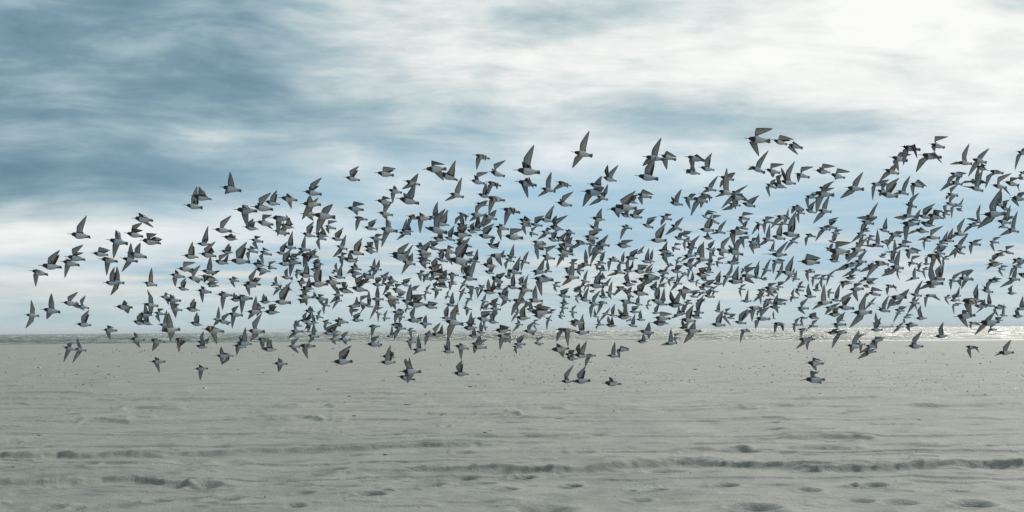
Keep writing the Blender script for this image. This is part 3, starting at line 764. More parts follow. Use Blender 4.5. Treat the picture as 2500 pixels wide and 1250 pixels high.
500.1 693 534.1 698.5;511.1 688.4 533.2 690.2;509.3 695.7 506.5 701.2
1928 503.6 1961.1 513.2;1944.6 499.4 1961.1 511.3;1933.5 509.5 1935.4 520.5
1298.1 597.6 1331.7 605.1;1316.8 608.8 1326.1 610.7;1305.6 612.5 1314.9 630.5
1144.5 553.8 1177.6 563;1173.9 542.8 1185 520.7;1162 539.1 1168.4 522.6
849 664.4 883 669;860 662.6 874.7 664.4;858.2 673.6 868.3 681
974.3 561.2 1008.3 565.8;993.6 552 995.8 541
608.1 584.2 641.8 590.6;621.5 576.3 637.2 578.7;616 594.3 628.9 608.1
722.9 606.8 757 610.9;735.8 599.8 745.6 575.9;729.4 614.6 722 625.6
472.8 901.1 507.1 899.2;487.2 891 478 884.9;484.4 907.5 487.2 927.8
2374.9 746.3 2408.9 749.1;2398.8 738 2399.7 730.7;2399.7 752.8 2384.6 763.8
1446.4 677.3 1480.5 680.1;1467.6 671.8 1469.4 666.3
1522.1 628.4 1556.1 631.1;1538.6 616.4 1557 609
477.1 594.7 511.1 597.1;496 577.8 506.5 554.8
524.9 868.5 559 870.7;536.9 857.8 542.4 846.8;536 872.6 538.7 889.5
1032.2 745.4 1065.7 751.8;1045.1 736.2 1069 740.8
1147.2 839.4 1181.3 841.3;1162.9 830.2 1173.9 817.4
1366.4 931.8 1400.4 930.5;1377.4 915.8 1399.2 893.7;1378.4 920.4 1381.1 918.6
1664.7 624.7 1698.7 623.8;1680.3 612.7 1696 595.2;1671.1 629.3 1663.8 638.5
1003.7 854.2 1037.8 854.2;1017.5 837.6 1021.2 821;1013.8 858.8 1008.3 865.8
1705.2 471.8 1737.4 482.8;1726.3 474.5 1730.9 492.9;1709.8 492.9 1712.5 505.8
940.2 734.4 973.7 739.9;956.8 730.7 967.8 727;955 743.6 964.2 755.5
2238.2 525.3 2271.4 532.7;2253 511.5 2281.1 499.2
321.4 784 354.5 791.4;334.3 773.9 349 762
804.4 581.1 837.9 586;817.3 571.3 837.4 557.5
1110.4 545.6 1142.6 555.7;1122.4 533.6 1129.8 522.6
885.4 553.8 918.5 560.3;899.6 543.7 919.2 536.4
1356.6 804.3 1390.3 806.1;1370.1 801.5 1375.6 802.4;1360.9 813.5 1360 832.4
1883.8 738 1917.3 741.7;1898.6 728.8 1923.4 733.4;1889.4 749.1 1901.3 763.8
1274.4 808.3 1308.1 808.9;1287.3 796.9 1303.8 785.9;1294.6 813.5 1302 819
1163.2 473.6 1196 481;1180.4 459.8 1186.8 448.8
1436.3 552 1468.5 561.2;1452 542.8 1463 528.1;1438.2 548.3 1429.9 541.9
2199.6 524.4 2232.7 529;2215.2 509.7 2225.4 494;2205.1 526.2 2184.5 530.3
536 612.7 569.1 617.3;550.7 606.3 561.7 595.2
1210.3 713.4 1240.2 728.4;1229 706 1240.2 700.4
2315.7 420.8 2347.7 430.4;2337.6 419.3 2358.2 423;2317.4 432.2 2310 454.3
1185.9 593.4 1216.2 607.2;1196 587 1208.9 579.6;1212.6 594.3 1219 588.8
899 579.2 931.8 585.1;918 571.3 933.6 573.2;913.4 590.6 920.7 615.5
460.5 787.4 493.1 794.2;474.3 776.7 482.6 763.8
384.2 792 417.3 795.1;399.8 780.4 406.2 759.8;396.1 804.3 394.3 810.7
1715.3 457 1747.5 465.3;1732.8 448.8 1751.2 431.3;1722.6 463.5 1716.2 469.9
2045.8 689.3 2078.9 692;2062.3 684.7 2084.4 689.3;2055 693.9 2061.4 704
688.9 602.6 722 605.4;703.6 588.8 713.7 566.7
2279.6 821.8 2312.8 819.9;2291.2 804.3 2300.8 788.6
1603 611.8 1636.2 613.6;1616.8 605.4 1627 591.6
1618.7 839.2 1651.8 837.4;1632.5 826.4 1638 804.3;1627 839.2 1614.1 843.3
2081.8 637.6 2115 639.4;2096.6 625.6 2115 612.7;2096.6 644 2092.9 653.2
630.2 612.7 662 621.9;640.8 604.4 658.3 612.7;632.6 623.8 643.6 643.1
705.4 808 738.6 808.9;716.5 793.2 733 782.2;711 815.3 702.1 827.3
2206 793.2 2239.2 794.2;2219.8 786.8 2232.7 789.6;2211.6 798.8 2223.2 808.3
2032.9 811.6 2066 811.6;2047.6 807 2064.2 805.2;2036.6 824.5 2032 847.5
1664.3 482.2 1696.9 487.4;1685.8 473.6 1696.9 474.5;1673.9 489.2 1685.8 509.5
2360.6 591 2392.8 598;2376.2 587 2392.8 584.8;2365.2 599.8 2370.4 619.7
1634.3 546.5 1663.8 561.2;1650 542.8 1667.1 531.8;1638 557.5 1626.6 571.9
1019.4 789.6 1052.1 791.4;1033.2 780.4 1040.5 769.3;1032.2 795.1 1036.8 802.4
2324.4 599.8 2356.9 603.5;2343.1 588.8 2362.4 573.2;2328.4 609 2316.4 625.6
1358.1 719.6 1390.3 725.2;1367.3 710.4 1389.4 704
884.8 601.7 917 607.2;902.3 592.5 911.5 591;895.9 592.5 900.5 591
844.9 748.5 877.5 747.2;865.5 739.9 871 725.2;852.6 754.6 858.2 771.2
1016.6 638.1 1048.8 643.1;1030.4 634.8 1039.6 625.6;1025.8 644 1040.5 656.9
733 701.2 765.2 705.8;749.6 692 755.1 678.2
1291 546.5 1323.2 551.1;1305.7 531.8 1327.8 528.1
969.7 566.7 1001.9 571.3;983.5 555.7 992.1 536.4;975.2 577.8 967.8 584.8
1014.8 630.2 1047 634.8;1028.6 627.4 1037.8 621.9
991.8 526.6 1023 535.4;1004.6 524.4 1012 524.4;996.4 534.5 997.3 553.8
567.2 843.8 599.4 848.1;579.2 839.2 592.1 841.1;574.6 850.3 576.1 865.7
598 606.6 628.9 616.4;610.5 600.8 627 607.2;601.3 618.2 606.8 634.8
757.9 642.2 790.1 645.8;766.2 636.6 780 632
1494.3 659.6 1525.6 667.9;1506.2 651.4 1513.6 641.2;1497 666.1 1483.2 673.4
1215.9 722.8 1245.8 735.1;1232.7 715.3 1240.2 709.7;1227.1 735.9 1221.5 747.8
2354.2 846.6 2386.4 848.4;2374.4 846.6 2386.4 859.5;2360.6 854 2370.4 873.6
2273.2 679 2305.4 680.8;2282.4 662.4 2295.3 648.6
903.2 729.8 935.4 730.7;917 714.1 922.6 699.4;917 741.7 903.2 776.7
953.1 762 985.3 762;973.4 753.7 984.4 756.4;962.3 771.2 963.2 789.6
2105.8 858.6 2138 858.6;2120.5 854 2138.9 849.4;2109.4 861.3 2095.6 875.1
2116.8 713.2 2148.1 720.6;2128.8 701.2 2153.6 710.4;2115 716 2118.3 725.2
2408 683.8 2439.8 687.4;2425.5 678.2 2441.1 680.6
887.2 610.9 918.9 615.5;896.8 605.4 906 605.4;900.5 616.4 904.2 620.1
1159.2 495.9 1190.5 502.3;1175.8 493.1 1190.5 490.4
536.9 863.4 568.2 869.8;547.9 861.5 554.4 861.5;549.8 874.4 539.6 889.5
1608.6 526.6 1638.9 536.4;1625.1 521.6 1638.9 524.4;1614.1 538.2 1615 549.2
2102.1 678.2 2133.4 683.8;2126 679.2 2140.7 679.2;2103.9 682.8 2098.4 690.2
850.8 649.5 881.2 658.7;863.7 645.8 866.4 641.2;853.6 658.7 847.1 667.9
558.6 731.6 590.2 732.5;569.1 723.3 573.7 715
1790 785 1821.3 789.6;1804.7 769.3 1825 756.4
475.2 844.8 506.5 848.4;489.4 835.6 498.2 828.2
2456.8 679.2 2488 682.8;2471.5 668.1 2479.8 652.5;2464.1 684.7 2443.3 700.3
1452.9 477.3 1482.7 487.4;1473.1 467.2 1482.3 452.4;1456.6 485.6 1439.6 499.9
2206 497.5 2236.4 505.8;2221.7 485.6 2241.9 473;2217.1 492.9 2211 486.5
1196 679.2 1225.4 690.2;1214.4 671.8 1231 666.3
2010.8 750.9 2042.1 752.8;2029.2 745.4 2047.6 739.9;2020 756.4 2017.2 767.5
1479.6 868 1510.8 869.8;1493.4 854.2 1500.4 837.2;1486 868.9 1482.3 870.7
2392.9 707.1 2423.6 713.2;2408 692 2430.1 676.4;2401.6 699.4 2398.8 693.9
1884.8 790.5 1916 791.4;1904.1 793.2 1909.6 808;1890.3 793.2 1892.1 813.1
179.7 850.5 210.6 855.1;188.4 837.6 191.7 826.2;187.1 859.7 178.2 883.6
185.2 745.4 215.6 752.8;195 734.4 209.2 723.3;191.7 750.9 201.2 758.6
1822.2 588.8 1852.6 596.2;1836 581.4 1852.6 581.4;1828.6 598 1840.6 619.2
2011.7 550.2 2042.1 557.5;2023.7 537.3 2045.8 532.1
670.8 616 701.8 620.1;683.4 605.4 700.8 591.6
1265.2 545 1295.6 552;1287.3 542.8 1292.8 545.6;1273.5 555.7 1284.2 572.6
1140.8 632 1170.6 640.3;1159.2 623.8 1165.1 609.4
1317.6 564.5 1348 570.4;1335.1 555.7 1346.2 559.4;1324.1 572.2 1313 583.6
854.8 781.6 885.8 782.2;861.8 771.2 881.2 763.8
2123.2 446.9 2153.6 452.4;2151.8 441.4 2167.4 439.6;2128.8 456.1 2131 486.5
2275 614.6 2305.4 620.1;2287.9 607.2 2312.2 601.7
2438.4 504.2 2467.8 513.4;2447.6 493.1 2462.3 489.4
1995.7 456.5 2025.5 464.4;2010.8 452.4 2035.3 442.9
1683.3 769.5 1713.2 777;1698.3 762 1707.6 752.7
728.4 707.3 758.8 712.3;740.4 703.1 749.6 710.4
630.4 737.1 661.1 737.1;639.9 730.7 645.4 717.8
1633.4 659.6 1663.8 664.2;1650 647.7 1666.5 649.5
2359.7 547.4 2390 551.1;2374.4 542.8 2383.6 544.6;2361.5 553.8 2354.5 567.6
789.7 550.2 819.2 558.4;801.1 539.1 822.3 541;794.7 557.5 802.6 569.8
1042.4 601.7 1071.8 610;1051.6 590.6 1073.1 589.7
1856.2 535.4 1885.7 543.7;1869.1 529 1889.4 531.4;1861.8 548.3 1866.9 568.9
785.5 813.1 815.8 816.2;793.8 802.4 814 793.2
1996.4 555.7 2026.4 561.2;2012.6 552 2021.8 552;2001.6 563 1991.8 587
1088.4 669.8 1118.7 672.5;1101.2 664.2 1111.4 669.8;1098.5 677.1 1104 693.7
1191.4 752.8 1221.8 755.5;1203.4 745.4 1207 734.4;1205.2 762 1201.5 780.4
1475 793.2 1505.3 796;1482.3 784 1484.2 773;1490.6 785.9 1494.3 774.8
1942.7 750.9 1973.1 752.8;1953.8 739.9 1972.2 728.8;1948.2 756.4 1965.7 766.6
1825 601.7 1855.3 603.5;1845.2 588.8 1850.7 571.3
2017.2 813.1 2047.6 811.6;2032.9 804.3 2047.6 802.4
799.3 809.8 829.6 810.7;808.5 796.9 823.2 789.6
895.9 797.8 926.2 796.9;907.8 792.3 918.9 794.2;905.1 804.3 906 821.8
1736.4 692 1766.8 693;1746.6 679.2 1759.4 663.5
1299.2 771.5 1329.6 772.1;1316.7 767.5 1324.1 765.6;1311.2 775.8 1320 779.4
1502.8 854 1533.1 854;1514.7 844.8 1535.9 851.2;1505.5 855.8 1513.8 872.4
1127.9 617.3 1157.4 624.7;1140.8 616.4 1156.4 613.6
1880.2 634.8 1909.6 642.2;1898.6 631.1 1916 636.6;1885.7 644 1887.5 667
747.8 818.1 777.8 822.7;761.6 804.3 767.1 789.6;757 824.5 751.4 837.4
767.1 575 795.6 585.1;780.9 570.4 788.2 568.6;771.7 590.6 781.2 608.7
699.9 625.6 729.4 632;711 620.1 729.4 620.1
430.2 701.6 459.6 707.7;441.2 691.1 454.4 680.1
2110.4 524.8 2139.8 530.8;2124.2 518.9 2142.2 495.9;2113.1 527.2 2092.9 531.2
1741 560.3 1769.6 569.5;1754.8 553.8 1772.3 539.1;1744.7 566.7 1736.4 571.3
2456.8 556.6 2485.3 565.8;2469.6 544.6 2482.5 520.7;2460.4 561.2 2444.2 573.5
931 692 960.5 697.6;947.6 688.4 953.1 686.5;940.2 704.9 934.7 717.8
1776 496.6 1805.4 502.1;1794.4 491.1 1798.1 487.4;1781.5 502.1 1766.8 511
1858.1 581.4 1887.5 587;1871 572.2 1878.7 551.1;1863.6 588.8 1853.5 599.8
2345 677.3 2374.4 682.8;2359.7 666.3 2373.5 661.7;2350.5 688.4 2349.6 703.1
867.4 738 896.8 743.6;880.2 725.2 900.5 723.3;883.9 752.8 877.5 762.9
1068.3 672.3 1096.3 682.8;1081.4 664.9 1090.7 661.1
1043.3 528.4 1072.7 533.6;1058 513.4 1067.2 496.8
2140.7 755.5 2170.2 760.1;2153.6 743.6 2168.3 725.2;2146.2 750.9 2138.9 745.4
2367 730.7 2396.5 735.3;2376.2 716 2386.4 697.6
413.6 752.8 443 757.4;426.5 742.6 438.4 743.6;422.8 762 426.5 773.9
811.2 674.6 840.7 678.2;824.1 666.3 833.3 647.9
1597.5 739.9 1627 743.6;1614.1 727 1620.5 707.7
959.6 799.7 989 802.4;973.4 793.2 978.9 789.6;964.2 809.8 963.2 826.4
2124.2 833.7 2153.6 831;2137 823.6 2158.2 826;2135.2 837.4 2141.6 848.4
700.8 845.3 730.3 846.6;711 835.6 727.5 826.4;712.8 852.1 725.7 861.3
2164.6 741.7 2194.1 742.6;2192.2 734.4 2198.7 730.7
1011.1 599.8 1039.6 607.2;1022.1 594.3 1028.6 593.4
2122.3 805.2 2151.8 805.2;2132.4 793.2 2149.9 778.5
729.4 783.1 758.8 783.1;738.6 773 749.6 763.8;750.5 773 757 763.8
1251.4 840.2 1280.8 840.2;1261.5 829.1 1279 819.9
819.9 626.5 849 631.1;834.2 617.3 847.1 620.1;828.7 634.8 834.6 648.6
683.7 675.3 712.8 679.9;694.4 664.2 702.7 657.8;710 682.6 709.5 690
1065.4 692 1093 702.2;1080.1 688.4 1085.6 690.2
1234.8 697.6 1263.4 704;1247.7 682.8 1255.1 669
2126 595.2 2154.5 601.7;2138 585.1 2141.6 564.9;2129.7 597.1 2113.1 598.9
2188.6 595.2 2217.1 601.7;2203.3 587 2224.4 592.5;2190.4 603.5 2190.4 609
2309.1 471.8 2337.6 478.2;2319.2 461.6 2336.7 453.4;2310.9 478.2 2313.7 485.6
1186.8 782.2 1215.3 788.6;1196 773 1205.2 760.1
1481.4 631.1 1509.9 637.6;1496.1 626.5 1508.1 633.9;1484.2 638.5 1486.9 658.7
882.1 675.5 911.2 678.2;889.4 666.3 906 674.6;883.9 690.2 882.1 697.6
2319.2 441.4 2346.8 450.6;2335.8 432.2 2341.3 432.2;2313.7 446.9 2299 463.8
818.6 598.9 846.2 608.1;833.3 592.5 843.1 576.8;825 610.9 814.6 625
1423.4 868.9 1452.5 868.5;1438.2 864.3 1443.7 865.2;1429.9 878.1 1429.9 893.7
373.9 762.9 402.6 767.5;385.1 754.6 399.8 755.5;379.6 771.2 389.3 784.4
2188.9 464.4 2216.2 474.5;2206 449.7 2219.5 434;2194.1 469 2185.2 472.7
1433.6 738 1462.1 743.6;1446.4 727 1463.9 712.3;1439.1 750.9 1442.8 772.1
2468.7 633 2497.2 638.5;2484.4 629.3 2495.4 633.9;2473.3 640.3 2476.1 644
1334.8 581.1 1362.7 588.8;1346.2 572.2 1360.9 564
1057.1 692.9 1085.1 700.4;1072 689.1 1081.4 683.5
1771.4 639.4 1799.9 644;1787 634.8 1790.7 621;1777.8 642.2 1770.5 643.6
2220.8 717.8 2249.3 722.4;2235.5 708.6 2250.2 688.4;2223.5 716 2211 711.4
1512 519.8 1538.6 530.8;1525.8 517 1533.1 517
1783.4 466.2 1811 474.5;1798.1 465.3 1822 454.3;1779.7 483.7 1765.9 503.6
2480.7 368.7 2508.3 377;2495.4 364.1 2502.8 362.3;2483.4 378.8 2479.8 410.1
905.1 693 933.6 696.6;916.1 680.1 933.6 679.2
1374.7 655 1403.2 658.7;1394 649.5 1399.5 645.8;1381.1 658.7 1387.6 668.8
1380.2 872.6 1408.7 876.2;1392.2 867 1401.4 865.2;1386.6 876.2 1399.5 882.1
1565.7 546.5 1592.9 555.7;1581 535.4 1601.8 531.4
825 827.3 853.6 830;833.3 819 849.9 810.7;837 833.7 842.5 840.7
2110.4 843.8 2138.9 846.6;2126 837.4 2137 828.2;2113.1 850.3 2101.2 860.4
616 750 644.5 751.8;628.9 743.6 632.6 739.9;627 765.6 626.1 770.2
1960.2 722.4 1988.7 724.2;1968.5 712.3 1973.1 695.7
1189.6 741.7 1218.1 743.6;1199.7 734.4 1216.2 728.8
1376.5 865.2 1405 867;1388.5 856.9 1403.2 855.1
723.8 730.7 751.4 738;733 738 735.8 739.9;742.2 734.4 745.9 744.5
1063.5 631.1 1091.1 638.5;1070.9 625.6 1083.8 610.9
1709.8 693.9 1737.4 701.2;1726.3 686.5 1744.7 684.7
1964.2 478.2 1992.4 482.8;1982.3 472.7 1993.3 475.4;1967 483.7 1974.9 509.5
2468.7 772.1 2497.2 772.1;2477.9 760.1 2486.2 753.7
1582.4 698.5 1608.6 709.7;1595.5 694.8 1601.1 688
1367.2 584.5 1393.4 595.7;1382.2 578.9 1393.4 571.4
1133.4 698.5 1161 704.9;1148.2 697.6 1157.4 699.4;1146.3 708.6 1149.1 728.8
1082.8 577.8 1109.5 587;1093.9 568.6 1108.6 553.8
951.6 793.6 979.8 793.2;967.8 787.7 978.9 789.6
1085.6 741.7 1113.2 747.2;1098.5 732.5 1104.9 716
1800.1 529 1827.7 534.5;1813.9 518.9 1836.9 523.5;1802.9 535.4 1815.8 549.2
554.9 681 582.5 686.5;568.2 675.5 581 680.1;562.6 688.4 572.2 700.3
2425.5 496.8 2453.1 502.3;2435.6 480.2 2445.4 460.9
1353.5 577.8 1379.3 588.8;1368.2 577.8 1381.1 568.6
1868.2 447.8 1894 458.9;1882 443.2 1891.2 439.6;1870 456.1 1880.2 478.2
1412.4 729.8 1440 734.4;1424.4 721.5 1436.3 703.1;1414.2 721.5 1417.9 713.2
942.1 680.1 968.8 688.4;953.1 673.6 962.3 681;953.1 690.2 955 693.9
1140.8 819 1168.4 822.7;1152.8 809.8 1159.2 804.3
755.1 657.8 782.7 660.6;766.2 647.7 775.4 644.9
722 687.4 749.6 690.2;734 682.8 740.4 678.2;729.4 692 734.9 701.6
1671.1 603.5 1698.7 605.4;1687.7 590.6 1706.1 577.8;1679.4 594.3 1677.6 587
1970.3 773.9 1997.9 775.8;1975.8 769.3 1985 764.2
1048.8 705.8 1076.4 707.7;1057.1 695.7 1067.2 688.4;1061.7 712.3 1060.8 727.9
741.3 759.2 768.9 761;753.3 752.8 758.8 748.2
479.8 834.6 507.4 836.5;489 823.6 497.9 811.6;500.1 831.9 506.5 827.3
1078.2 858.2 1105.8 859.7;1090.2 839.4 1093 822.9;1084.7 846.8 1086.5 842.2
1552.4 833.7 1580 834.6;1566.2 828.2 1569 816.2
1074.6 776.3 1102.2 776.7;1083.8 762 1094.8 747.2
2060.5 679.2 2088.1 679.2;2073.4 671.8 2086.2 671.8
1116.5 519.2 1142.6 528.1;1133.4 524.4 1136.2 540;1114.1 531.8 1112.3 544.6
2306 493.3 2332.1 502.1;2317.4 483.7 2335.8 475.4;2303.6 502.1 2309.1 520.5
1514.4 551.1 1540.8 558.4;1527.6 548.3 1536.8 553.8;1518.4 561.2 1515.6 581.4
1032.6 815.3 1059.8 819;1043.3 811.6 1050.6 807;1037.8 822.7 1038.3 841.1
2364.3 442.3 2391 448.8;2381.8 439.6 2374.4 441.4;2392.8 439.6 2407.5 446.9
2114 646.8 2140.7 653.2;2124.2 644 2127.8 642.2;2116.8 651.4 2102.1 662.4
2020.9 633 2047.6 639.4;2029.2 625.6 2034.7 620.1
1963.9 510.6 1989.6 519.8;1975.8 502.3 1988.7 494
2159.1 695.7 2185.8 701.2;2179.4 699.4 2185.8 709.5;2162.8 703.1 2167.4 717.8
1500.9 700.3 1527.6 705.8;1514.7 699.4 1522.1 699.4;1505.5 708.6 1500 720.6
1023.4 629.4 1049.6 636.8;1038.4 623.7 1045.8 620;1032.8 636.8 1038.4 651.8
2368.9 435.9 2392.8 448.8;2381.8 424.8 2386.4 410.1;2359.7 441.4 2353.2 446.9
1716.2 721.5 1742.9 725.2;1722.6 714.1 1739.2 703.1
1689.5 760.1 1716.2 763.8;1698.7 743.6 1717.1 725.2
1961.1 661.5 1987.8 664.2;1975.8 656.9 1986.9 660.6;1966.6 667.9 1974 685.4
976.1 689.3 1001 699.4;983.5 684.7 1002.8 680.4
2300.8 586 2327.5 588.8;2315.5 574.1 2325.6 560.3
1137.1 561.2 1162.9 568.6;1147.2 552 1157.4 545.6
2143.5 558.4 2169.2 565.8;2156.4 550.2 2164.1 534.5
1447.4 607.2 1474 609;1467.6 603.5 1471.3 601.7
1875.6 749.1 1902.2 750.9;1889.4 734.4 1897.6 721.5
1730 533.6 1753.9 545.6;1741 526.2 1758.5 528.1;1733.7 541 1738.3 552
2477.9 752.8 2504.6 754.6;2489 743.6 2496.3 726.1
1377.7 610.7 1401.6 622.6;1391.5 605.1 1395.7 597.6
1416.1 642.2 1442.2 647.7;1426.2 627.4 1429.3 612.7;1417.9 649.5 1407.8 658.7
2233.6 777.6 2260.3 776.7;2240.1 762 2246.2 749.4
2255.7 721.1 2282.4 721.5;2276.9 717.8 2293.8 732.9;2257.6 725.2 2260 747.6
388.9 724.2 415.4 727;403.5 715 414.5 721.5;404.4 732.5 408.4 742.6
1963.9 571.3 1989.6 577.8;1975.8 570.4 1989.6 578.7;1965.7 581.4 1968.8 598
1028.6 671.6 1051.6 684.5;1039.6 669.8 1048.8 667.9;1032.2 679 1034.1 688.2
1200.9 698.5 1226 706.7;1214 692.9 1223.4 692.9
1454.7 655 1480.5 660.6;1469.4 649.5 1471.3 647.7
1713.4 577.8 1739.2 583.3;1724.5 572.2 1726.3 568.6
1832.3 673.6 1858.1 679.2;1841.5 662.6 1853.5 641.4
2098.4 559.4 2124.2 564.9
2163.7 633.9 2188.6 642.2;2173.8 621.9 2186.7 607.2
925.5 672.7 951.3 677.3;938.4 670 949.4 664.4;934.7 682.8 932 693
1359 621.9 1384.8 625.6;1375.6 618.2 1383 616.4;1364.6 631.1 1360 648.6
1133.4 787.7 1159.2 791.4;1144.5 780.4 1150 763.8
1013.8 667.9 1039.6 671.6;1026.7 660.6 1036.8 662.4;1021.2 673.4 1027.6 685.4
2427.3 620.1 2453.1 623.8
904.2 653.2 929.6 658.7;918.9 647.7 925.3 636.6;911.5 662.4 906.9 677.1
1522.6 711.6 1545.1 724.7;1533.8 706 1541.3 702.2;1532 724.7 1535.7 735.9
2085.5 592.5 2110.4 599.8;2098.4 585.1 2105.8 575.9
810.3 718.7 836.1 721.5;821.4 712.3 823.2 701.2;815.8 727 806.6 738.4
1518.4 659.6 1544.2 662.4;1527.6 644 1535 631.1;1539.6 649.5 1544.2 636.6
517.6 778.9 543.3 781.3;529.5 769.3 533.6 751.8;525.8 784 520.3 794.2
1801 579.6 1826.8 581.4;1817.6 577.8 1826.8 575.9;1809.3 588.8 1816.7 603.5
988.1 833.7 1013.8 835.6;999.1 827.3 1008.3 830;996.4 839.2 1002.8 853
1761.3 674.6 1787 675.5;1779.7 662.6 1787 645.1;1766.8 684.7 1767.7 697.6
2478.8 641.2 2504.6 640.3
2447.6 612.7 2472.4 619.2;2454.9 603.5 2474.8 601.7;2445.7 610.9 2438.4 612.7
1180.4 661.5 1205.2 667.9;1194.2 656.9 1207 651.4
1427.1 583.3 1451 592.5;1441.8 587 1447.4 585.1
1531.3 487.6 1555.2 496.8;1544.2 478.4 1555.2 478
1377.4 561.2 1401.4 570.4;1387.6 559.4 1395.8 566.7;1381.1 570.4 1371.9 577.8
2375.8 535.4 2399.7 544.6;2384.1 520.7 2393.3 504.2;2378.6 533.6 2363.8 533.6
2073.4 656.9 2098.8 659.6;2084.4 655 2095.4 642.2;2078.9 660.6 2059.6 674.4
661.3 689.6 685.2 698.5;669.6 682.8 676 676.4;663.1 695.7 661.3 698.5
1399 706 1423.3 713.4;1410.2 700.4 1417.7 698.5
1065.4 617.3 1089.3 625.6;1072.7 612.7 1080.1 609
1267 633.9 1291 642.2;1278.1 629.3 1289.5 615.5;1271.6 642.2 1272.9 659.6
2424.6 749.1 2449.4 753.7;2438.4 743.6 2456.8 750.9;2425.5 756.4 2437.4 770.2
1458.4 722.4 1483.2 727;1467.6 714.1 1470.4 704
1563.5 636.6 1588.3 641.2;1575.4 625.6 1583.7 609
1715.3 660.6 1740.1 665.2;1727.2 655 1730.9 640.3
2111.3 688.4 2136.1 693;2122.3 686.5 2127.8 685.6
2400.6 743.6 2425.5 747.2;2409.8 734.4 2414.1 714.1
809.4 659.6 834.2 663.3;816.8 651.4 822.3 643.4;810.3 664.2 814 667.9
1517.5 709.5 1542.3 713.2;1533.1 706.8 1536.8 705.8
2026.4 730.7 2051.3 734.4;2038.4 717.8 2050.4 696.6
2213.4 640.3 2238.2 644;2226.3 627.4 2245.6 626.5;2218 644 2223.5 651
2312.8 682.8 2337.6 686.5;2326.6 673.6 2348.6 664.4;2317.4 688.4 2321.6 705.8
1230.2 631.1 1254.2 638.5;1243.1 627.4 1248.6 625.6;1232.1 642.2 1235.8 655
1643.5 577.8 1667.4 585.1;1657.3 570.4 1667.4 568.6
1846.1 707.7 1871 710.4;1859.9 704.9 1863.6 704.9;1852.6 716 1858.1 739.9
2182.1 756.4 2207 759.2;2195.9 749.1 2212.5 750
2218 738 2242.8 740.8;2227.2 730.7 2234.6 723.3;2223.5 745.4 2216.5 763.2
803 827.3 827.8 830;812.2 819 827.8 817.2;810.3 833.7 818.6 840.2
1804.7 806.1 1829.6 808;1823.1 802.4 1828.6 809.8;1809.3 811.6 1808.4 832.8
1233.9 622.8 1258.2 628.4;1245 618.2 1254.2 598.9
1534 761 1558.9 762;1542.3 750 1558.9 749.1
1282.7 755.5 1307.5 756.4;1291 745.4 1296.5 738
1964.8 830 1989.6 829.1;1981.4 824.5 1988.7 830;1968.5 839.2 1972.2 853
1656.4 800.6 1681.2 800.6;1671.1 793.2 1681.2 785.9;1663.8 789.6 1666.5 780.4
689.8 702.2 713.7 708.6;698.1 697.6 703.6 695.7
2282.4 595.2 2306.3 601.7;2293.4 588.8 2300.8 587;2286.1 603.5 2283.3 610
1462.1 689.3 1485.1 698.5;1477.7 690.2 1489.7 679.2
649.3 649.5 673.2 656;655.8 641.2 672.7 639.4;653.9 655 657.6 658.7
2089.2 568.2 2113.1 574.1;2103.9 559.4 2116.8 547.4;2094.7 574.1 2080.9 589.7
1089.3 688.4 1113.2 693.9;1100.3 686.5 1114.1 688.4;1095.7 695.7 1098.5 707.7
1475 712.3 1498.9 717.8;1486 704.9 1493.4 690.2;1484.2 721.5 1492.4 728.5
1571.8 660.8 1595.7 666.3;1577.3 657.1 1592.9 646;1582.8 662.6 1592.9 652.5
962.3 769.3 986.2 774.8;977 763.8 982.6 762;973.4 778.5 973.4 787.7
741.9 790.5 766.2 791.4;745.9 800.6 744.1 803.4;750.5 802.4 750.5 810.7
1653.4 758.3 1675.9 767.6;1664.7 752.7 1668.4 743.3
1639.8 689.3 1663.8 693;1650.9 684.7 1653.6 669;1645.4 695.7 1638.9 708.6
1763.1 763.8 1787 767.5;1770.5 756.4 1782.4 753.7;1765 773 1784.3 792.3
1399.5 656.9 1423.4 660.6;1410.6 647.7 1427.1 645.8;1408.7 664.2 1417.9 671.6
2412.6 589.2 2436.5 592.1;2425.5 581.4 2441.1 579.6;2417.2 596.2 2427.7 612.4
1974.8 771.4 1998 777.7;1986.1 765.8 1989.8 763.5
1364.6 739.9 1388.5 741.7;1373.8 732.5 1376.5 728.8
1456.6 738 1480.5 739.9;1465.8 735.3 1476.8 735.3;1462.1 747.2 1458.4 764.7
1719 644 1742.9 645.8;1730.9 633 1732.8 614.6
1930.8 791.4 1954.7 793.2;1940.9 782.2 1950.1 777.6;1935.4 796.9 1940.9 809.8
1697.8 733.4 1721.7 735.3;1711.6 730.7 1719 728.8
1810.2 762 1834.2 763.8;1825 758.3 1830.5 756.4;1817.6 767.5 1812.1 782.2
1641.7 770.2 1665.6 768.4;1653.6 762 1656.4 748.2;1647.2 771.2 1638.9 777.6
1946.4 804.3 1970.3 806.1;1959.3 801.5 1973.1 801.5;1953.8 811.6 1956.5 824.5
2317.4 734.4 2341.3 732.5;2323.8 723.3 2339.4 716
1940.9 513.4 1963.3 521.6;1955.6 509.7 1961.1 511.5;1944.6 524.4 1951 541.9
1809.3 735.3 1833.2 735.3;1819.4 728.8 1825.9 709.5;1815.8 732.5 1809.9 736.2
2456.8 716 2480.7 716;2461.4 706.8 2471.8 698.5
2289.8 588.8 2312.8 595.2;2302.6 581.4 2313.7 566.7
1228.4 673.4 1251.4 679.9;1239.4 664.2 1242.2 657.8
1702.8 698.5 1723.7 709.7;1713.2 694.8 1720.7 691
784.6 784 807.6 789.6;793.8 782.2 803.9 780.4;790.1 795.1 792.8 804.3
1454.7 637.6 1477.7 643.1;1464.8 627.4 1476.8 616.4
1602.1 662.4 1625.1 667.9;1610.4 658.7 1620.5 660.6
1608.6 661.1 1631 668.6;1619.8 659.2 1628 657.4;1616.1 668.6 1617.9 679.8
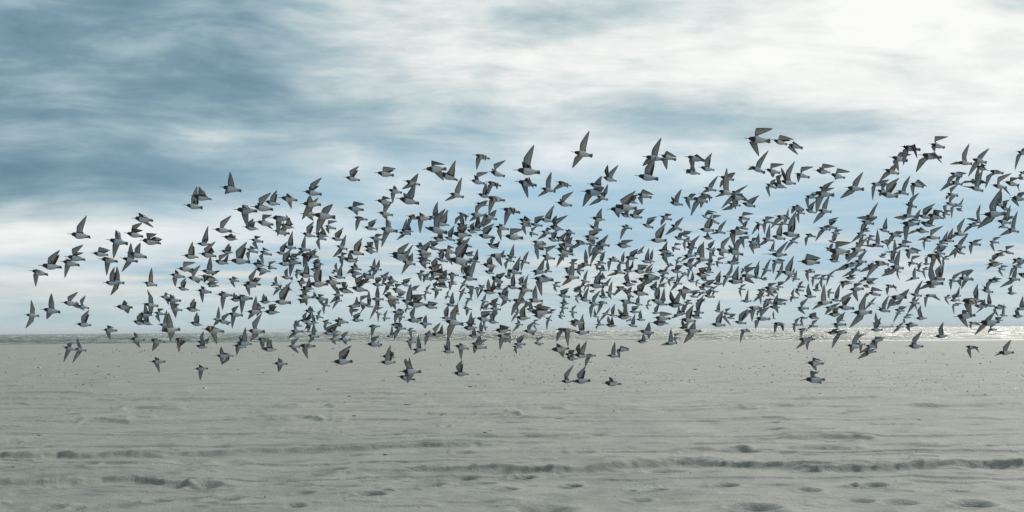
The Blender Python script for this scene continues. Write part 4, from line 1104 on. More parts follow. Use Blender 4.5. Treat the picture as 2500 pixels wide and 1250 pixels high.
667.7 702.2 690.7 706.8;685.2 695.7 683.4 686.5;672.3 708.6 666.8 719.6
1720.8 606.3 1743.8 610.9;1728.2 598 1744.7 588.8
899.6 650.4 922.6 655;909.7 644 914.8 633;906 656 896.8 663.3
1858.1 656 1881.1 660.6;1867.3 651.4 1880.2 633.9;1863.6 662.4 1859 677.1
1301.6 837.4 1325 839.2;1309.4 828.2 1325 823.6;1314 839.2 1315.8 844.4
854.5 760.1 877.5 756.4;863.7 754.6 869.2 753.7
1127.9 751.8 1150.9 755.5;1135.3 749.1 1130.7 745.4;1137.1 762 1139 769.3
1996.1 678.2 2019.1 681.9;2005.3 672.7 2017.2 671.8;2000.7 686.5 2007.1 703.1
2468.7 648.6 2491.7 652.3;2484.4 644 2497.2 642.2;2469.6 655 2465.6 674.4
2326.6 496.6 2348.6 504;2343.1 496.6 2351.4 484.6;2322.9 505.8 2325.6 529.7
2332.1 612.7 2354.2 620.1;2341.3 607.2 2346.8 607.2;2330.2 618.2 2333.9 628.9
2261.2 698.5 2284.2 701.6
1096.6 763.8 1119.6 766.6;1111.4 758.3 1116 741.7
1249.6 845.7 1272.6 848.4;1263.4 841.1 1268.9 839.2;1255.1 852.1 1261.5 862.8
880.2 686.5 903.2 688.4;900.5 668.1 903.2 664.4
1972.2 795.1 1995.2 796.9;1983.2 785.9 1995.2 781.3;1974 798.8 1977.7 803.4
2087.4 839.2 2110.4 840.2;2094.7 820.8 2110.4 818.6;2098.4 844.8 2100.6 859.5
2218.9 679 2241.9 679;2228.1 666.1 2232.7 655;2221.7 680.8 2212.8 686.3
1289.7 566.7 1311.8 573.2;1296.5 559.4 1309.4 554.8;1292.8 570.4 1298.3 578.3
2410.8 633.9 2432.8 640.3;2421.8 625.6 2447.6 616.4
1530.9 792.3 1553.4 796.9;1541.4 784 1549.7 769.3
1707.6 677.9 1728.9 686.2;1718.8 672.3 1724.4 669.3
1432.6 594.3 1454.7 599.8;1447.4 588.8 1451 587;1437.2 603.5 1439.1 625.6
2486.2 419.3 2508.3 424.8;2499.1 417.5 2504.6 416.6;2488 426.7 2494.5 437.7
2223.5 533.6 2245.6 539.1;2236.4 524.4 2246.5 513.4
2013.6 604.4 2034.7 612.7;2027.4 598 2031 596.2
1545.1 739.9 1567.2 744.5;1552.4 734.4 1560.7 723.3
1415.2 683.6 1437.2 688.2;1425.3 675.3 1433.6 662.4;1419.8 693.7 1412.4 704.7
2296.2 517 2317.4 524.4;2308.2 513.4 2321 515.2;2300.8 524.4 2310 531.8
1924.3 585.1 1945.5 592.5;1933.5 582.4 1951.9 577.8;1926.2 592.5 1917 610.9
716.5 791.4 738.2 796.9;718.3 787.7 725.7 782.2
887.6 745.4 909.7 749.1;896.8 727 900.5 713.2
1120.6 645.8 1142.6 649.5;1137.1 647.7 1140.8 645.8;1125.2 655 1127.9 666.1
1663.8 585.1 1685.8 588.8;1676.6 581.4 1682.2 583.3;1667.4 592.5 1673 610
2172 612.7 2194.1 616.4;2181.2 601.7 2184 587.9;2173.8 613.6 2161.9 614.9
716.5 663.3 738.6 666.1;723.8 657.8 738.6 661.5;720.2 669.8 725.3 679.9
1161 809.8 1183.1 812.6;1170.2 796.9 1174.8 785.9
2282.4 680.8 2304.5 683.6;2294.4 660.6 2304.5 644.9
2362.9 786.8 2385 789.6;2381.3 785.9 2391.4 793.2;2366.6 793.2 2373.6 801.5
1661.9 570.4 1682.2 579.6;1669.3 564.9 1688.6 566.7
1546 618.2 1568.1 616.4;1560.7 610.9 1571.8 601.7
1893 662.4 1915.1 664.2;1904.1 655 1910.5 640.3;1900.4 666.1 1893 682.6
1926.2 725.2 1948.2 727;1931.7 717.8 1938.1 706.8;1928.9 728.8 1933.5 736.8
1043.3 679 1065.4 680.8;1052.5 667.9 1056.2 662.4
1551.5 779.4 1573.6 781.3;1558.9 771.2 1564.4 758.6
1637.1 602.6 1658.2 609;1647.2 594.3 1662.8 597.1;1639.8 607.2 1646.3 615.1
2114 578.7 2134.3 587;2122.3 574.1 2135.2 577.8;2115.9 587 2119.6 601.7
995.4 703.1 1016.6 708.6;1010.2 699.4 1023 697.6
1676.6 683.8 1697.8 688.4;1687.7 676.4 1689.5 665.4
1939 704.9 1960.2 709.5;1948.2 697.6 1965.7 702.2;1940.9 710.4 1952.8 721.5
1262.4 691.1 1283.6 695.7;1268.9 682.8 1279 675.5
1604.9 695.7 1626 700.3;1614.1 693.9 1626 690.2
783.6 739.9 803.9 747.2;793.8 738 798.4 728.8;787.3 750.9 791 764.7
1608.6 671.6 1628.8 679;1617.8 666.1 1631.6 665.2;1612.2 684.5 1612.2 691.8
1804.7 552 1825 559.4;1813.9 546.5 1825.9 538.2
2147.2 588.8 2168.3 592.5;2162.8 585.1 2181.2 587;2162.8 596.2 2169.2 608.7
964.2 723.3 985.3 727;973.4 714.1 988.1 718.7
755.1 785 776.3 788.6;760.6 776.7 763.4 765.6
991.8 805.2 1012.9 808.9;999.1 801.5 1010.2 801.5;999.1 813.5 1005 826.4
1667.4 737.1 1688.6 740.8;1676.6 732.5 1687.7 733.4;1671.1 747.2 1674.8 754.6
2437.4 552 2458.6 555.7;2443.9 542.8 2445.7 539.1;2438.4 553.8 2442 557.5
1842.4 541 1861.8 550.2;1847 548.3 1851.6 563;1843.4 553.8 1836.9 569.5
1364.6 750 1385.7 752.8;1371.9 745.4 1379.3 743.6;1370.1 758.3 1376.5 765.6
1681.2 722.4 1702.4 725.2;1690.4 711.4 1707.9 710.4
767.6 770.2 788.2 775.8;775.4 763.8 784.6 757.4;771.7 774.8 775.4 782.2
1262.6 679.8 1279.4 692.9;1268.2 679.8 1277.6 676.1
1860.8 735.3 1882 737.1;1869.1 730.7 1889.4 730.7;1864.5 739.9 1864.5 750.9
2128.8 788.6 2149.9 790.5;2135.2 778.5 2138 766
2411.7 804.3 2432.8 805.2;2417.2 795.1 2431 793.2;2413.5 807 2416.3 812.6
1484.2 769.3 1505.3 770.2;1491.5 758.3 1500.7 745.4
1589.2 764.7 1610.4 763.8;1597.5 754.6 1609.5 741.7
942.1 821.8 963.2 820.8;953.1 811.6 956.4 796.9
1124.3 644.3 1143 653.6;1131.8 661.1 1129.9 668.6
1728.2 616.3 1746.9 625.6;1737.5 610.7 1743.1 605.1
1346.2 694.8 1366.4 699.4;1354.4 689.3 1369.2 689.3;1350.8 702.2 1359.4 711.4
1536.8 685.6 1557 690.2;1547.8 684.7 1553.4 686.5
1807.5 655.2 1826.8 662.6;1817.6 651.6 1835.1 643.3;1810.2 660.8 1810.2 668.1
1903.2 541 1922.5 548.3;1917 531.8 1923.4 513.4;1907.8 544.6 1894.9 548.3
2156.4 656.9 2175.7 664.2;2166.5 655 2170.2 654.1;2159.1 662.4 2166.5 671.6
1172.1 750.9 1192.3 754.6;1183.1 745.4 1194.2 741.7
1255.1 789.6 1275.3 793.2;1263.4 784 1262.4 778.5;1260.6 795.1 1252 808
1977.7 676.4 1997.9 680.1;1988.7 671.8 2003.4 670.9;1981.4 682.8 1985 698.5
1743.8 638.5 1764 642.2;1753 630.2 1770.5 630.2;1747.5 644 1754.8 651.4
1386.6 641.2 1406.9 644;1394.9 633.9 1410.6 633.9
2027.4 567.6 2047.6 570.4;2038.4 561.2 2055.9 562.1;2031 577.8 2036.6 585.1
1890.3 698.5 1910.5 701.2;1898.6 689.3 1916 689.3
2103.9 695.7 2123.2 702.2
1447.4 645.5 1467.6 647.7;1460.2 642.2 1465.8 640.3;1454.7 653.2 1458.4 659.6
1691.4 618.2 1711.6 620.1;1704.2 605.4 1711.6 598
1268.9 692 1289.1 693.9;1278.1 688.4 1289.5 671.8
1981.4 707.7 2001.6 708.6;1990.6 697.6 1997.9 692
1950.1 775.8 1970.3 776.7;1957.4 773 1968.5 775.8;1953.8 782.2 1961.1 796
1627 682.8 1647.2 683.8;1638 677.3 1647.2 676.4;1629.7 686.5 1637.1 698.5
1452.9 792.3 1473.1 793.2;1458.4 785.9 1459.3 776.7;1454.7 796.9 1457.5 802.4
814 734.4 834.2 734.4;825 727 827.8 723.3;817.7 738 812.7 752.8
757 725.2 777.2 725.2;765.2 717.8 767.1 713.2
1032.2 710.4 1051.6 716;1039.6 704 1051 695.7;1034.1 719.6 1039.6 732.5
1117.8 710.4 1137.1 716;1127.9 708.6 1135.3 703.1;1123.3 717.8 1120.6 734.4
2020.9 587 2040.2 592.5;2034.7 579.6 2047.6 563
1301.1 748.2 1320.4 752.8;1313 743.6 1324.1 741.7
1171.2 732.5 1190.5 737.1;1179.4 728.8 1186.8 717.8;1175.8 741.7 1173 756.4
1742 757.4 1761.3 762;1749.3 752.8 1756.7 735.3
1844.3 718.7 1863.6 723.3;1858.1 716 1863.6 714.1;1847 725.2 1840.6 735.3
2332.1 508.6 2350.5 515.9
930.7 776.7 950.4 776.7;936.6 769.3 945.8 759.2;935.6 780.4 938.4 784.4
2481.6 434 2500.9 437.7
2251.1 585.1 2270.4 588.8;2258.5 581.4 2264 579.6;2253 590.6 2257.6 607.2
1508.3 639.4 1527.6 643.1;1516.6 629.3 1523.9 617.3
2456.8 529.9 2476.1 533.6
1387.6 760.1 1406.9 762.9;1395.8 752.8 1406 746.7;1394.9 769.3 1400.8 776.3
1772.3 774.8 1791.6 777.6;1783.4 767.5 1796.2 767.5
1873.7 610 1893 612.7;1882.9 603.5 1891.2 589.7
1931.7 679 1951 681.7;1939 673.4 1945.5 661.5;1935.4 682.6 1937.2 687.2
2438.4 768.4 2457.7 771.2;2446.6 760.1 2451.2 744.5;2436.5 768.4 2428.2 766.6
1866.5 735.9 1885.1 741.5;1875.8 732.1 1879.5 728.4;1870.2 743.3 1864.6 752.7
2184.9 796.9 2204.2 797.8;2194.1 793.2 2206 785.5;2188.6 800.6 2177.9 812.6
2433.8 653.2 2452.2 658.7;2443.9 648.6 2460.1 650.4;2436.5 660.6 2448.8 673.8
1711.6 524 1728.2 533.6;1726.3 514.8 1746.6 519.8
1327.8 658.7 1346.2 663.3;1333.3 649.5 1337 635.7
1882 712.3 1900.4 716;1889.4 708.6 1891.2 706.8
1918.8 671.6 1937.2 675.3;1933.5 664.2 1937.2 657.8;1922.5 677.1 1916 688.2
1797.4 682.8 1815.8 686.5;1806.6 677.3 1813.9 675.5
1800.1 703.1 1818.5 706.8;1808.4 697.6 1821.3 694.8;1803.8 710.4 1810.2 724.2
1159.2 701.2 1177.6 704.9;1172.1 699.4 1182.2 695.7;1162.9 708.6 1166.6 725.2
2015.4 670.9 2033.8 674.6;2025.5 668.1 2041.2 658;2020 677.3 2018.2 695.7
1579.1 633 1596.6 639.4;1586.5 623.8 1594.2 610.9
2297.1 628.4 2315.2 633;2306.3 625.6 2317.4 624.7;2299.9 634.8 2302.6 645.8
1396.8 709.5 1415.2 712.3;1401.4 704 1410.6 701.2
2016.3 712.3 2034.7 715;2021.8 708.6 2029.2 704.9;2020 717.8 2024.6 728.8
1360 769.3 1378.4 772.1;1366.4 762 1371.9 762;1363.6 773.9 1373.4 778.9
2429.2 780.4 2447.6 782.2;2431 774.8 2447.6 775.4
1702.4 714.1 1720.8 716;1713.4 712.3 1719 712.3;1705.2 719.6 1701.5 725.2
1845.2 760.1 1863.6 762;1852.6 754.6 1858.1 752.8;1847 763.8 1850.7 771.2
2249.3 656 2267.7 657.8;2258.5 652.3 2265.8 653.2;2252 662.4 2260.3 679
2251.1 644.9 2269.5 644;2257.6 633 2264.9 626.5
2203.3 773.9 2221.7 774.8;2212.5 767.5 2227.2 769;2204.2 779.4 2210.6 789.2
1165.4 694.8 1182.3 702.2;1172.9 706 1166.2 724.7
1660.1 666.1 1677.6 671.6;1671.1 664.2 1676.6 669.8;1658.2 679 1659.2 687.2
1123.3 690.2 1140.8 695.7;1131.6 686.5 1139 683.8;1125.2 697.6 1123.3 706.8
2233.6 657.8 2251.1 663.3;2240.1 647.7 2251.1 641.8
1329.6 774.8 1346.2 782.2;1337 776.7 1346.2 769.3;1333.3 787.7 1335.5 802.4
914.3 760.1 930.8 767.5;920.7 752.8 934.5 751.8;920.7 767.5 922.6 784
1855.3 681 1873.2 682.8;1865.4 677.3 1871 678.2
1172.1 795.1 1189.6 798.8;1179.4 787.7 1185 785.9;1181.3 800.6 1185 807
2143.5 624.7 2161 628.4;2151.8 620.1 2164.6 620.1
1468.5 764.7 1486 767.5;1478.6 762 1488.8 751.8;1470.4 771.2 1464.8 783.1
1625.1 645.8 1642.6 648.6;1636.2 642.2 1641.7 647.7;1625.1 653.2 1624.2 664.2
1139 714.1 1156.4 716;1146.3 710.4 1150 708.6;1144.5 716 1148.2 719.6
987.2 754.6 1004.6 752.8;991.8 747.2 997.3 742.6;988.1 756.4 991.8 762.9
2302.6 725.2 2320.1 727;2312.8 720.6 2318.3 720.6;2306.3 730.7 2317 742.3
1735.5 710.4 1753 712.3;1739.2 703.1 1752.1 699.4;1739.2 716 1741 723.3
1641.7 824.5 1659.2 823.6;1646.3 816.2 1660.1 815;1644.4 828.2 1652.7 835.6
1645.4 633.9 1661.9 639.4;1654.6 629.3 1664.7 628.4;1650.9 640.3 1650 645.8
1135.3 727.9 1151.8 732.5;1144.5 728.8 1145.4 727;1137.1 738 1137.1 749.1
1787 636.6 1803.6 641.2;1796.2 633 1802.7 621.9
1586.5 704 1603 707.7;1590.2 697.6 1597.5 693.5
1444.6 771.2 1461.2 773.9;1449.2 765.6 1452 755.5
2116.8 739 2133.4 741.7;2126 735.3 2138 726.1;2118.6 743.6 2111.6 755.5
1084.7 723.3 1101.2 725.2;1090.2 716 1096.6 710.1;1086.5 725.2 1089.3 730.7
2322.9 743.6 2339.4 745.4;2332.1 739.9 2347.7 741.7;2324.7 747.2 2329.9 765.3
1254.2 762 1270.7 763.8;1261.5 756.4 1262.4 749.1;1254.2 771.2 1249.6 783.7
2330.2 725.2 2346.4 722.4;2335.8 716 2343.1 701.2
1673.9 656.9 1689.5 660.6;1684 655 1687.7 656.9;1678.5 666.1 1679.4 679
1400.4 722.4 1416.1 725.2;1408.7 719.6 1412.4 717.8;1404.1 729.8 1413.3 739.9
1573.6 745.4 1589.2 744.5;1581 735.3 1588.3 733.4;1577.3 749.1 1583.7 755.5
1300.2 787.7 1314.9 792.3;1303.8 782.2 1316.7 781.6;1302 795.1 1311.2 805.2
1436.3 710.4 1451 714.1;1441.8 708.6 1454.7 707.7
2184.9 660.6 2199.6 664.2;2190.4 657.8 2194.1 658.7;2188.6 667.9 2195.9 680.8
1423.4 697.6 1438.2 699.4;1434.5 693.9 1438.2 693.9;1425.3 704.9 1427.1 710.4
1944.6 697.6 1959.3 699.4;1950.1 692 1961.1 686.9
2184 763.8 2198.7 765.6;2192.2 761 2195.9 760.1;2185.8 771.2 2181.6 785.9
2227.2 738 2241.9 739;2236.4 732.5 2243.8 727.9;2232.7 745.4 2239.7 756.8
2045.8 782.2 2060.5 782.2;2053.1 773 2061.4 763.8
1867.3 720.6 1880.2 723.3;1874.6 717.8 1878.3 717.8
1696 686.5 1707.9 692;1699.6 684.7 1707.9 682.8;1697.8 692 1700.6 699.4
1529.4 781.3 1542.3 782.2;1536.8 778.5 1540.5 776.7;1529.4 782.2 1531.3 786.8
1338.8 760.1 1350.8 763.8;1343.4 755.5 1358.1 756.4
1883.8 776.7 1893 778.5;1885.7 769.3 1889.4 760.1
"""
